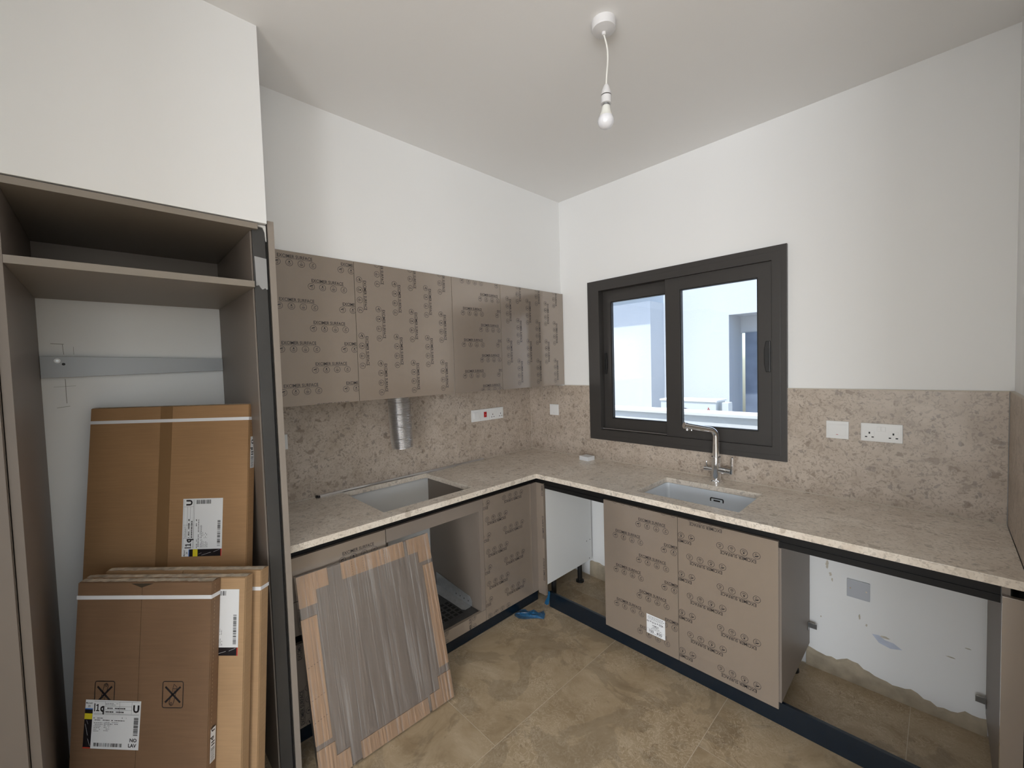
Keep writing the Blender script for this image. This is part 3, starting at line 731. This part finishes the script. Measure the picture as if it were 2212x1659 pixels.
def double_socket(face, a0, a1, z0, z1, lab):
    ob, fr, th = plate('double_socket', face, a0, a1, z0, z1, lab, 'socket')
    sub(ob, fr, 'inner_plate', 'white_plastic', a0+.006, a1-.006, z0+.006, z1-.006, th-.001, th+.0012, .0008)
    am, w_ = (a0+a1)/2, (a1-a0)
    for a in (a0+w_*.215, a1-w_*.215): pins(ob, fr, a, z0+.030, th+.0012)
    for a in (am-.008, am+.008): sub(ob, fr, 'rocker_switch', 'white_plastic', a-.0068, a+.0068, z1-.034, z1-.014, th, th+.0035, .001)
def wide_switch(face, a0, a1, z0, z1, lab, red=False):
    ob, fr, th = plate('light_switch', face, a0, a1, z0, z1, lab, 'switch')
    sub(ob, fr, 'bezel', 'white_plastic', a0+.005, a1-.005, z0+.013, z1-.013, th-.001, th+.001, .0006)
    r_ = sub(ob, fr, 'rocker', 'white_plastic', a0+.009, a1-.009, z0+.018, z1-.016, th, th+.003, .0015)
    sub(r_, fr, 'indicator', 'red', (a0+a1)/2-.004, (a0+a1)/2+.004, z0+.0195, z0+.0215, th+.0025, th+.0034)
wide_switch(('y', -.004), 1.983, 2.069, 1.181, 1.265, 'white wide-rocker switch between the window and the double socket')
double_socket(('y', -.004), 2.113, 2.256, 1.181, 1.264, 'white double socket right of the wide-rocker switch by the window')
ob, fr, th = plate('light_switch', ('y', -.004), .216, .302, 1.184, 1.268, 'white blank-looking switch beside the dark window frame in the corner', 'switch')
r_ = sub(ob, fr, 'rocker', 'white_plastic', .226, .292, 1.194, 1.258, th-.001, th+.0015, .001)
sub(r_, fr, 'indicator', 'socket_grey', .256, .262, 1.203, 1.206, th+.001, th+.002)
ob, fr, th = plate('cooker_switch', ('x', .004), -.637, -.555, 1.178, 1.264, 'white switch with large tilted rocker, first of the triple row', 'switch')
sub(ob, fr, 'rocker', 'white_plastic', -.618, -.574, 1.200, 1.245, th-.001, th+.007, .003)
ob, fr, th = plate('cooker_switch', ('x', .004), -.553, -.469, 1.178, 1.264, 'white cooker switch with a red rocker in the triple row', 'switch')
r_ = sub(ob, fr, 'rocker', 'red', -.523, -.499, 1.203, 1.243, th-.001, th+.005, .002)
sub(r_, fr, 'mark', 'white_plastic', -.514, -.508, 1.219, 1.222, th+.0045, th+.0054)
double_socket(('x', .004), -.467, -.327, 1.178, 1.264, 'white double socket beside the red cooker switch')
ob, fr, th = plate('wall_plate', ('x', .004), -1.941, -1.855, 1.178, 1.256, 'white wall plate half hidden behind the tall end panel', 'switch')
sub(ob, fr, 'rocker', 'white_plastic', -1.916, -1.880, 1.195, 1.24, th-.001, th+.003, .001)
ob, fr, th = plate('blank_plate', ('y', WY), 2.063, 2.148, .419, .505, 'grey blank plate with two screws in the bare appliance gap', 'socket', mat='socket_grey')
for a in (2.076, 2.135): MB().tube([(a, WY-th-.0012, .463), (a, WY-th+.001, .463)], .0035, 10).build('screw', 'chrome', ob)

# ------------------------------------------------------------------ pendant lamp
t = thing('pendant_lamp', (1.514, -1.165, 2.43), 'bare white bulb hanging on a cord from a round ceiling rose', 'lamp')
def lathe(prof, c, n=32):
    return MB().tube([(c[0], c[1], z) for r, z in prof], [r for r, z in prof], n)
lc = Vector((1.514, -1.165, 0))
rz = H_C
lathe([(.0425, rz), (.0425, rz-.026), (.0405, rz-.030), (.001, rz-.040)], lc).build('ceiling_rose', 'white_satin', t, smooth=30)
lathe([(.0075, rz-.036), (.0075, rz-.046), (.006, rz-.048)], lc, 16).build('cord_grip', 'white_satin', t, smooth=30)
tp = Vector((1.514, -1.165, rz-.046))
hx = Vector((1.508, -1.139, 2.592))
cpath = []
for i in range(21):
    s_ = i/20; q_ = tp.lerp(hx, s_); q_ += Vector((.010, .008, 0))*math.sin(math.pi*s_*1.25)*(.9-.5*s_) ; cpath.append(q_)
sag = cpath[-1]
MB().tube(cpath, .0030, 10).build('cord', 'cord_white', t, smooth=True)
ax = Vector((-.035, -.004, -1)).normalized()
def alat(prof, n=28): return MB().tube([sag+ax*z for r, z in prof], [r for r, z in prof], n)
ho = alat([(.004, -.006), (.010, .002), (.016, .018), (.0185, .032), (.0195, .034)]).build('holder_cap', 'white_satin', t, smooth=40)
alat([(.0175, .034), (.0175, .037)]).build('gap_ring', 'dark_hole', ho)
alat([(.0185, .037), (.0185, .062), (.0190, .064), (.0150, .0645)]).build('lamp_holder', 'white_satin', t, smooth=40)
bl = alat([(.0125, .060), (.0125, .072)]).build('bulb_cap', 'galvanised', t, smooth=40)
alat([(.0135, .072), (.0150, .076), (.0180, .092), (.0230, .106), (.0255, .110)]).build('bulb_neck', 'bulb_neck', t, smooth=40)
pr = [(.0255, .110)]
for i in range(0, 13):
    th = math.radians(-12+102*i/12); pr.append((.0295*math.cos(th)+1e-4, .124+.0295*math.sin(th)*1.02))
pr[1] = (.0280, .1165)
alat(pr).build('bulb', 'bulb_glass', t, smooth=True)

# ------------------------------------------------------------------ extractor duct, strips, small box
t = thing('extractor_duct', (.17, -1.292, 1.118), 'ribbed flexible aluminium duct hanging below the wall cabinet', 'duct')
path, rad = [], []
N = 88
for i in range(N+1):
    s_ = i/N; path.append((.172-.004*math.sin(s_*3), -1.287-.011*s_, 1.118+.304*s_)); rad.append(.0600+(.0026 if i % 2 else 0)+.002*math.sin(s_*2.6))
MB().tube(path, rad, 36, caps=False).build('tube', 'aluminium', t, smooth=20)
for zb in (1.165, 1.235, 1.305, 1.375):                   # oblique lock seams of the coiled strip
    MB().tube([(.1715+.0655*math.cos(2*math.pi*i/30), -1.2905+.0655*math.sin(2*math.pi*i/30), zb+.010*math.cos(2*math.pi*i/30+.8)) for i in range(31)], .0016, 6, caps=False).build('lock_seam', 'aluminium', t, smooth=True)
MB().tube([path[0], (path[0][0], path[0][1], 1.121)], [.0612, .0612], 36, caps=False).build('rim', 'aluminium', t)
MB().tube([(.1717, -1.2875, 1.135), (.1695, -1.2975, 1.4215)], .0575, 30, caps=False).build('lining', 'galvanised', t)
def strip(x, y0, y1, lab):
    t = thing('metal_strip', (x, (y0+y1)/2, HT), lab, 'strip')
    MB().prism([(-.006,0),(.006,0),(.006,.007),(.003,.011),(-.003,.011),(-.006,.007)], Vector((x, y1, HT+.0002)), X, Z, -Y, 0, y1-y0).build('profile', 'aluminium', t)
    B(x-.0065, x+.0065, y0-.010, y0, HT+.0002, HT+.0120).build('end_cap', 'black_plastic', t)
strip(.0285, -1.715, -.805, 'shorter chrome strip lying along the hob cutout')
strip(.0155, -1.722, -.545, 'longer chrome strip lying against the backsplash behind the hob')
ca, sa_ = math.cos(.12), math.sin(.12)
MB().obox(Vector((.615, -.082, HT)), Vector((ca, -sa_, 0)), Vector((sa_, ca, 0)), Z, -.040, .040, -.038, .034, .0002, .029).build('small_carton', 'paper', bevel=.0015,
    label='small flat white carton on the worktop near the window', cat='box')

# ------------------------------------------------------------------ fridge housing, end panel, filler
FX = .670; YL, YR = -2.690, -2.117
t = thing('fridge_housing', (.34, -2.405, 0), 'tall open beige fridge housing holding the cardboard boxes', 'cabinet')
B(.006, FX, YL-.019, YL, .0005, 2.108).build('side_panel', 'laminate', t, bevel=.0008)
B(.006, .636, YR, YR+.018, .0005, 2.087).build('side_panel', 'laminate', t, bevel=.0008)
B(.006, FX, YL+.0003, YR+.0185, 2.0885, 2.1085).build('top_panel', 'laminate_edge', t, bevel=.0008)
B(.006, FX, YL+.0003, YR-.0003, 1.881, 1.903).build('shelf', 'laminate_edge', t, bevel=.0008)
B(.006, .024, YL+.0003, YR-.0003, 1.903, 2.0882).build('back_panel', 'laminate', t)
r_ = MB().prism([(YL+.001, 1.580), (YR-.001, 1.594), (YR-.001, 1.650), (YL+.001, 1.662)], Vector((0, 0, 0)), Y, Z, X, .002, .022).build('wall_rail', 'rail_grey', label='grey flat metal rail screwed across the wall inside the fridge housing', cat='rail', bevel=.001)
MB().tube([(.0215, -2.644, 1.645), (.024, -2.644, 1.645)], .009, 16).build('washer', 'white_plastic', r_)
MB().tube([(.0238, -2.644, 1.645), (.0252, -2.644, 1.645)], .0045, 12).build('screw', 'galvanised', r_)
MB().tube([(.0218, -2.628, 1.632), (.0224, -2.628, 1.632)], .005, 12).build('hole', 'dark_hole', r_)
p = P2()
p.line([(-2.66, 1.712), (-2.625, 1.710)], .0016).line([(-2.629, 1.71), (-2.627, 1.67)], .0012).line([(-2.60, 1.70), (-2.60, 1.67)], .0008)
p.line([(-2.628, 1.575), (-2.628, 1.48)], .0013).line([(-2.655, 1.464), (-2.62, 1.468)], .0012).line([(-2.66, 1.545), (-2.60, 1.547)], .0007)
p.on('pencil_mark', 'pencil', bpy.data.objects['wall_hob'], X*-.006, Y, Z, X, .0008)
t = thing('tall_cabinet', (.34, -2.85, 0), 'tall beige cabinet with closed door next to the fridge housing', 'cabinet')
B(.006, .669, -2.995, -2.711, .1, 2.110).build('carcass', 'laminate', t)
B(.670, .690, -2.995, -2.7115, .1, 2.110).build('door', 'laminate', t, bevel=.001)
B(.60, .615, -2.995, -2.711, .0005, .0995).build('plinth_board', 'plinth_film', t)
B(.006, .660, -2.0645, -2.0440, .0005, 2.128).build('gable_board', 'panel_beige', label='tall thin beige gable board standing between the fridge housing and the worktop', cat='board', bevel=.001)
B(-.006, .640, -2.0965, -2.0655, 0, 2.112).build('wall_nib', 'plaster_raw', kind='structure')
t = thing('cover_strip', (.65, -2.092, .02), 'dark grey tall cover strip between fridge housing and end panel, tape near its top', 'strip')
B(.6405, .652, -2.1135, -2.0725, .02, 2.098).build('cover_profile', 'dark_cover', t, bevel=.001)
B(.6405, .656, -2.0722, -2.0680, .02, 2.085).build('edge_lip', 'black_channel', t)
rnd = random.Random(4)
poly = [(-2.110, 1.995), (-2.070, 1.990), (-2.0695, 1.905)]
for i in range(9): poly.append((-2.071-.0048*i, 1.887+rnd.uniform(-.010, .007)))
poly += [(-2.1085, 1.90)]
MB().prism(poly, Vector((0, 0, 0)), Y, Z, X, .6522, .6535).build('tape', 'silver_tape', t)
poly = [(-2.113, 2.110), (-2.070, 2.108), (-2.070, 2.052), (-2.072, 2.050), (-2.074, 2.085), (-2.080, 2.1005), (-2.10, 2.102), (-2.113, 2.103)]
MB().prism(poly[::-1], Vector((0, 0, 0)), Y, Z, X, .6522, .658).build('plaster_lump', 'plaster_raw', t)

# ------------------------------------------------------------------ flat cardboard boxes leaning in the fridge housing
def carton(name, tl, th, w_, lean, thick, mat, lab, strap=None, flap_seam=None, strap_t=.0006):
    h = tl[2]; u = Vector((math.sin(th), math.cos(th), 0)); n0 = Vector((math.cos(th), -math.sin(th), 0))
    up_ = (Z*h - n0*lean).normalized(); hh = math.hypot(h, lean)
    n = u.cross(up_).normalized()
    if n.dot(n0) < 0: n = -n
    o = Vector(tl) + n0*lean; o.z = 0                       # lower left front corner on the floor
    o = o + Z*(thick*abs(n.z)+.0005)                        # rear lower edge rests on the tiles
    t = thing(name, (o.x, o.y, 0), lab, 'cardboard box', 'flat-pack cartons in the fridge housing')
    F = (o, u, up_, n)
    m = MB().obox(o, u, up_, n, 0, w_, 0, hh, -thick, -.003)
    m.build('body', mat, t, bevel=.003)
    s_ = flap_seam if flap_seam else w_/2
    fl_ = MB().obox(o, u, up_, n, .001, s_-.0012, .001, hh-.002, -.003, .0)
    fl_.build('front_flap', mat, t, bevel=.001)
    MB().obox(o, u, up_, n, s_+.0012, w_-.001, .001, hh-.002, -.003, .0006).build('front_flap', mat, t, bevel=.001)
    MB().obox(o, u, up_, n, s_-.0012, s_+.0012, .001, hh-.002, -.0031, -.0026).build('seam', 'dark_seam', t)
    # torn pale paper edge along the top
    rnd = random.Random(int(w_*1e4)); k = 40; vs_ = []; fs_ = []
    for i in range(k+1):
        a = w_*i/k; vs_ += [o+u*a+up_*(hh+.0004)+n*(-.002-rnd.uniform(0, .006)), o+u*a+up_*(hh+.0004)+n*(-thick+.002+rnd.uniform(0, .006)), o+u*a+up_*(hh+.0035)+n*(-thick*.5)]
    for i in range(k): q = 3*i; fs_ += [(q, q+3, q+5, q+2), (q+2, q+5, q+4, q+1)]
    MB().add(vs_, fs_).build('torn_edge', 'torn_paper', t)
    # perforated crease down the narrow side
    p = P2()
    for i in range(int(hh/.012)): p.rect(-.0006, i*.012, .0006, i*.012+.006)
    p.on('crease', 'perforation', t, o+u*(w_+.0004)-n*(thick*.35), -n, up_, u, 0)
    if strap:
        z_ = hh-strap
        MB().obox(o, u, up_, n, -.0008, w_+.0008, z_-.006, z_+.006, -thick-.0008, .0014).build('strap', 'strap_white', t)
    return t, F, hh
def ship_label(t, F, a, b, w_, h_, rot, thin=.0018, nolav=False):
    """paper shipping label; rot in degrees in the carton face, (a,b) its own lower-left corner"""
    o, u, v, n = F; rr = math.radians(rot)
    lu = u*math.cos(rr)+v*math.sin(rr); lv = -u*math.sin(rr)+v*math.cos(rr); lo = o+u*a+v*b
    lab = MB().prism([(0,0),(w_,0),(w_,h_),(0,h_)], lo, lu, lv, n, thin-.0006, thin).build('shipping_label', 'paper', t)
    sw = .026
    off = thin+.0003
    P2().rect(0, 0, sw, h_-.026).on('side_band', 'label_black', lab, lo, lu, lv, n, off)
    P2().rect(0, h_*.60, sw, h_*.72).on('yellow_band', 'label_yellow', lab, lo, lu, lv, n, off+.0003)
    P2().rect(0, h_-.029, sw, h_-.026).on('blue_band', 'label_blue', lab, lo, lu, lv, n, off+.0003)
    P2().rect(0, 0, sw, .004).on('red_band', 'label_red', lab, lo, lu, lv, n, off+.0003)
    P2().line([(.004, h_*.5), (.014, h_*.27)], .0007).line([(.008, h_*.58), (.013, h_*.5)], .0005).line([(.015, h_*.2), (.024, h_*.05)], .0006).on('streaks', 'paper', lab, lo, lu, lv, n, off+.0003)
    p = P2(); x0 = sw+.004; x1 = w_-.004
    p.rect(x0, h_-.035, x0+.0034, h_-.0105)
    p.rect(x0+.0105, h_-.034, x0+.0142, h_-.0125); p.rect(x0+.0065, h_-.034, x0+.0180, h_-.0308); p.line([(x0+.0070, h_-.0172), (x0+.0128, h_-.0138)], .0034)
    p.text('q', x0+.0205, h_-.034, width=.0135, height=.0165, bold=.045); p.text('U', x1-.021, h_-.034, height=.022, bold=.05)
    p.text('Martedi', .002, h_-.012, width=.021); p.text('20', .009, h_-.022, width=.008)
    lw = .0006
    for yy in (h_-.004, h_-.0405, h_-.0435): p.rect(x0, yy, x1, yy+lw)
    for xx in (x0+.036, x0+.085, x1-.026): p.rect(xx, h_-.040, xx+lw, h_-.004)
    p.rect(x0+.036, h_-.018, x1-.026, h_-.018+lw); p.rect(x0+.036, h_-.029, x1-.026, h_-.029+lw)
    rnd = random.Random(int(a*1000)+3)
    def words(xa, xb, yy, hh_, dens=.85):
        x_ = xa
        while x_ < xb:
            l_ = rnd.uniform(.002, .007)
            if rnd.random() < dens: p.rect(x_, yy, min(x_+l_, xb), yy+hh_)
            x_ += l_+.0013
    words(x0+.038, x0+.080, h_-.010, .0012); words(x0+.038, x0+.072, h_-.014, .0012)
    words(x0+.038, x0+.062, h_-.026, .004); words(x0+.07, x0+.108, h_-.026, .004); words(x0+.038, x0+.10, h_-.037, .0038)
    words(x0, x0+.032, h_-.056, .0022); words(x0+.004, x0+.105, h_-.062, .0022); words(x0+.08, x0+.11, h_-.054, .003, .5)
    for i, (xa, xb) in enumerate(((0, .03), (.0, .03), (0, .024), (0, .02), (0, .022), (0, .018))):
        words(x0+.002, x0+.002+xb, h_-.070-.005*i, .0013); words(x0+.036, x0+.036+xb*(1.6 if i < 2 else .9), h_-.068-.005*i, .0016 if i == 1 else .0012)
    def barcode(xa, xb, ya, yb, vert):
        q_ = xa if not vert else ya; e_ = xb if not vert else yb
        while q_ < e_:
            l_ = rnd.choice((.0007, .0007, .0014, .0022))
            if vert: p.rect(xa, q_, xb, min(q_+l_, e_))
            else: p.rect(q_, ya, min(q_+l_, e_), yb)
            q_ += l_+rnd.choice((.0006, .0006, .0011, .0024))
    barcode(x0+.006, x0+.100, .007, .018, False)
    barcode(x1-.016, x1-.001, h_-.105, h_-.050, True)
    if nolav: p.text('NO', x1-.026, .024, height=.011, bold=.03); p.text('LAV', x1-.030, .008, height=.011, bold=.03)
    p.on('print', 'ink', lab, lo, lu, lv, n, off)
    return lab

A_t, A_F, A_h = carton('carton', (.093, -2.561, 1.453), .775, .612, .176, .040, 'cardboard', 'tallest brown carton standing at the back, label on its right half', strap=.055, flap_seam=.295)
B_t, B_F, B_h = carton('carton', (.322, -2.548, .886), .813, .565, .104, .042, 'cardboard_lit', 'rearmost of the three short cartons, white strap showing at its end', strap=.062)
C_t, C_F, C_h = carton('carton', (.346, -2.600, .889), .813, .565, .104, .038, 'cardboard_lit', 'middle short carton with a shipping label half covered by the front carton')
D_t, D_F, D_h = carton('carton', (.391, -2.613, .896), .813, .458, .104, .038, 'cardboard_shaded', 'front short carton with knife warning symbols and NO LAV label', strap=.048, flap_seam=.221)
# fold arrow at the top of the front carton
P2().poly([(.185, D_h-.004), (.221, D_h-.017), (.262, D_h-.004)]).on('fold_notch', 'dark_seam', D_t, *D_F, .0016)
MB().obox(*A_F, .272, .318, .002, A_h-.0005, .0004, .0010).build('packing_tape', 'brown_tape', A_t)
ship_label(A_t, A_F, .521, .900, .212, .150, 90)
ship_label(C_t, C_F, .546, .645, .212, .150, 90)
ship_label(D_t, D_F, .045, .388, .186, .148, -1.5, nolav=True)
def edge_label(t, F, w_, thick, b0, b1):
    o, u, v, n = F; oo = o+u*w_-n*(thick-.006)
    lab = MB().prism([(0,b0),(thick*.55,b0),(thick*.55,b1),(0,b1)], oo, n, v, u, .0006, .0011).build('edge_label', 'paper', t)
    p = P2(); p.text('U', .018, b1-.012, height=.013, rot=-math.pi/2) if False else None
    p.text('l1q  U', thick*.46, b0+.050, width=.058, height=.013, rot=math.pi/2, bold=.04)
    rnd = random.Random(5); q_ = b0+.004
    while q_ < b0+.046: p.rect(.004, q_, thick*.5, q_+.0012); q_ += rnd.choice((.002, .003, .0042))
    p.on('print', 'ink', lab, oo, n, v, u, .0014)
edge_label(A_t, A_F, .612, .040, A_h-.245, A_h-.125)
edge_label(D_t, D_F, .458, .038, .335, .437)
def knife_sign(t, F, cx, cy, w_, h_, flip):
    p = P2(); R_ = rrect(cx-w_/2, cx+w_/2, cy-h_/2, cy+h_/2, .006, 4); p.line(R_+[R_[0]], .0024)
    a, b = w_*.37, h_*.30
    p.line([(cx-a, cy-b), (cx+a, cy+b)], .006).line([(cx-a, cy+b), (cx+a, cy-b)], .006)
    s_ = -1 if flip else 1
    q = lambda x_, y_: (cx+s_*x_*w_, cy+s_*y_*h_)
    p.line([q(-.17,-.36), q(-.08,-.43), q(.02,-.38), q(.15,.05), q(.19,.22), q(-.01,.22), q(-.03,.1), q(-.17,-.30), q(-.17,-.36)], .0016)
    p.line([q(-.01,.22), q(.05,.40), q(.20,.28), q(.19,.22)], .0014).line([q(.0,.05), q(.13,.05)], .0012).line([q(.02,.14), q(.15,.14)], .0012)
    p.ring(*q(-.075, -.34), .0032, .0016, 12)
    p.on('knife_symbol', 'ink', t, *F, .0012)
knife_sign(D_t, D_F, .339, .552, .068, .080, False)
knife_sign(D_t, D_F, .110, .552, .066, .080, True)

# ------------------------------------------------------------------ panel wrapped in stretch film, leaning on the drawers
th = .012; W_, H_, LN, TK = .614, .742, .186, .024
u = Vector((math.sin(th), math.cos(th), 0)); n0 = Vector((math.cos(th), -math.sin(th), 0))
v = (Z*H_-n0*LN).normalized(); hh = math.hypot(H_, LN); n = u.cross(v)
if n.dot(n0) < 0: n = -n
o = Vector((.5725, -2.008, H_))+n0*LN; o.z = TK*abs(n.z)+.001
t = thing('wrapped_panel', (o.x, o.y+.3, 0), 'film-wrapped board with cardboard edge guards leaning on the drawer fronts', 'panel')
MB().obox(o, u, v, n, .004, W_-.004, .004, hh-.004, -TK+.002, -.004).build('board', 'wrapped_core', t, bevel=.001)
FR = (o, u, v, n)
def guard(poly, nm='edge_guard'):
    MB().prism(poly, o, u, v, n, -.0035, -.0005).build(nm, 'protector', t, bevel=.0008)
C_ = .122; K_ = .052
def corner(fx, fy):
    pts = [(0,0),(C_,0),(C_,C_-K_),(C_-K_,C_-K_),(C_-K_,C_),(0,C_)]
    pts = [((W_-a) if fx else a, (hh-b) if fy else b) for a, b in pts]
    if fx != fy: pts = pts[::-1]
    guard(pts, 'corner_guard')
for fx in (0, 1):
    for fy in (0, 1): corner(fx, fy)
def rg(x0, y0, x1, y1): guard([(x0,y0),(x1,y0),(x1,y1),(x0,y1)])
rg(.178, hh-.070, .475, hh); rg(.165, 0, .480, .065); rg(0, .140, .062, hh-.165); rg(W_-.055, .155, W_, hh-.140)
# guards folded round the board edges
for x0, x1 in ((0, C_), (.178, .475), (W_-C_, W_)): MB().obox(o, u, v, n, x0, x1, hh-.004, hh-.001, -TK, -.001).build('guard_fold', 'protector', t)
for y0, y1 in ((0, C_), (.140, hh-.165), (hh-C_, hh)): MB().obox(o, u, v, n, .0005, .004, y0, y1, -TK, -.001).build('guard_fold', 'protector', t)
for y0, y1 in ((0, C_), (.155, hh-.14), (hh-C_, hh)): MB().obox(o, u, v, n, W_-.004, W_-.0005, y0, y1, -TK, -.001).build('guard_fold', 'protector', t)
P2_ = P2()
for a, b0, b1 in ((.225, hh-.066, hh-.004), (.275, hh-.066, hh-.004), (.375, hh-.066, hh-.004)):
    for i in range(6): P2_.rect(a-.0007, b0+i*.0105, a+.0007, b0+i*.0105+.005)
for b in (.22, .30, .42):
    for i in range(5): P2_.rect(.006+i*.011, b-.0007+i*.002, .011+i*.011, b+.0007+i*.002)
P2_.on('perforation_marks', 'dark_seam', t, *FR, .0002)
nx, ny = 90, 60; vs_ = []; fs_ = []
rnd = random.Random(2)
ph = [(rnd.uniform(20, 160), rnd.uniform(0, 6.3), rnd.uniform(.2, 1)) for _ in range(14)]
def wr(a, b):
    s_ = sum(am*math.sin(k*(a+.12*(a-.3)*(b-.3))+p_) for k, p_, am in ph)/7
    e = min(1, min(a, W_-a)/.03, min(b, hh-b)/.05)
    return .0016+.0009*s_*max(0, e)
for i in range(nx+1):
    for j in range(ny+1):
        a, b = W_*i/nx, hh*j/ny; vs_.append(o+u*a+v*b+n*wr(a, b))
for i in range(nx):
    for j in range(ny): q = i*(ny+1)+j; fs_.append((q, q+ny+1, q+ny+2, q+1))
k0 = len(vs_)
rim = [(0, 0), (W_, 0), (W_, hh), (0, hh)]
for a, b in rim: vs_.append(o+u*a+v*b+n*wr(a, b))
for a, b in rim: vs_.append(o+u*a+v*b-n*(TK+.001))
for i in range(4): fs_.append((k0+i, k0+(i+1) % 4, k0+4+(i+1) % 4, k0+4+i))
MB().add(vs_, fs_).build('stretch_film', 'stretch_film', t, smooth=60, fixn=False)

# ------------------------------------------------------------------ torn blue film on the floor
def crumple(name, outline, amp, seed, lab, z0=.002):
    rnd = random.Random(seed); n_ = len(outline)
    cx_ = sum(a for a, b in outline)/n_; cy_ = sum(b for a, b in outline)/n_
    vs_ = [(cx_, cy_, z0+amp)]; rings_ = 4
    for r_ in range(1, rings_+1):
        for a, b in outline:
            s_ = r_/rings_; jx = rnd.uniform(-.006, .006)*(r_ < rings_)
            vs_.append((cx_+(a-cx_)*s_+jx, cy_+(b-cy_)*s_+jx, z0+amp*rnd.random()*(1 if r_ < rings_ else .7)))
    fs_ = [(0, 1+i, 1+(i+1) % n_) for i in range(n_)]
    for r_ in range(rings_-1):
        for i in range(n_): a = 1+r_*n_; fs_.append((a+i, a+n_+i, a+n_+(i+1) % n_, a+(i+1) % n_))
    return MB().add(vs_, fs_).build(name, 'blue_film', label=lab, cat='film')
crumple('blue_film', [(.497, -.73), (.495, -.68), (.52, -.655), (.55, -.66), (.57, -.61), (.60, -.618), (.615, -.585), (.645, -.605), (.668, -.642), (.64, -.665), (.61, -.69), (.59, -.735), (.56, -.75), (.525, -.755), (.50, -.735)], .016, 8, 'torn scrap of blue protective film on the tiles by the plinth')
MB().prism([(.560,.004),(.578,.0),(.596,.012),(.604,.05),(.610,.098),(.598,.104),(.588,.06),(.570,.03)], Y*-.5135, X, Z, -Y, 0, .0008).build('blue_film', 'blue_film', label='narrow strip of blue film peeling at the plinth corner', cat='film')

# ------------------------------------------------------------------ outside the window
B(-8, 10, WY+.23, 9, -3.2, -3.0).build('ground', 'concrete', kind='structure')
t = thing('parapet_wall', (0, 1.3, -3), 'low white parapet wall outside the window', 'wall')
B(-6, 8, 1.215, 1.40, -3, 1.095).build('wall', 'cap_white', t)
B(-6, 8, 1.19, 1.43, 1.095, 1.121).build('coping', 'cap_white', t, bevel=.003)
B(-6, 8, 1.43, 3.50, -3, .449).build('floor_terrace', 'concrete', kind='structure')
t = thing('neighbour_building', (0, 4, -3), 'white rendered neighbouring building beyond the parapet', 'building')
MB().grid([-7, .235, 1.35, 8], [-3, 2.222, 6], lambda u_, v_: .235 < u_ < 1.35 and v_ < 2.222, lambda u_, v_, c: (u_, c, v_), 3.93, 4.5).build('wall', 'render_white', t)
B(-7, -.745, 3.50, 3.93, -3, 2.515).build('wall_block', 'render_white', t)
B(-7, -.74, 3.08, 3.93, 3.16, 3.4).build('shade_slab', 'render_white', t)  # unseen overhang added to cast shade on the wall above the block
dd_ = B(.30, 1.35, 4.42, 4.48, -1, 1.98).build('door_leaf', 'door_blue', t)
B(.235, 1.35, 4.44, 4.5, 1.98, 2.222).build('door_head', 'render_white', t)
MB().cyl((.60, 4.36, .2), (.60, 4.36, 1.9), .035, 14).build('pipe', 'ac_white', t, smooth=30)
t = thing('air_conditioner', (.42, 2.4, .45), 'outdoor air conditioning unit behind the parapet', 'air conditioner')
B(.02, .655, 2.25, 2.53, .45, 1.115).build('casing', 'ac_white', t, bevel=.01)
B(.01, .665, 2.24, 2.54, 1.115, 1.135).build('lid', 'cap_white', t, bevel=.004)
m = MB()
fc = Vector((.26, 2.245, .80))
for r_ in [.02*i for i in range(2, 13)]:
    m.tube([fc+X*r_*math.cos(2*math.pi*i/24)+Z*r_*math.sin(2*math.pi*i/24) for i in range(25)], .003, 5, caps=False)
for i in range(24):
    th = 2*math.pi*i/24; m.tube([fc+(X*math.cos(th)+Z*math.sin(th))*.04, fc+(X*math.cos(th)+Z*math.sin(th))*.245], .003, 5)
g_ = m.build('fan_grille', 'black_plastic', t)
MB().tube([fc+Y*.003, fc+Y*.0055], .25, 36).build('fan_opening', 'socket_grey', g_)
p = P2(); s_ = .022
for a in (90, 210, 330):
    th = math.radians(a); d_ = (math.cos(th), math.sin(th)); q = (-d_[1], d_[0])
    p.poly([(.575, 1.035), (.575+d_[0]*s_/2+q[0]*s_*.29, 1.035+d_[1]*s_/2+q[1]*s_*.29), (.575+d_[0]*s_, 1.035+d_[1]*s_), (.575+d_[0]*s_/2-q[0]*s_*.29, 1.035+d_[1]*s_/2-q[1]*s_*.29)])
p.on('logo', 'red', t, Y*2.25, X, Z, -Y, .002)
B(.70, .765, 2.3, 2.42, .45, 1.11).build('meter_box', 'ac_white', label='slim white service box beside the outdoor air conditioner', cat='box', bevel=.004)

for o_ in bpy.data.objects:
    if '_o' in o_: del o_['_o']
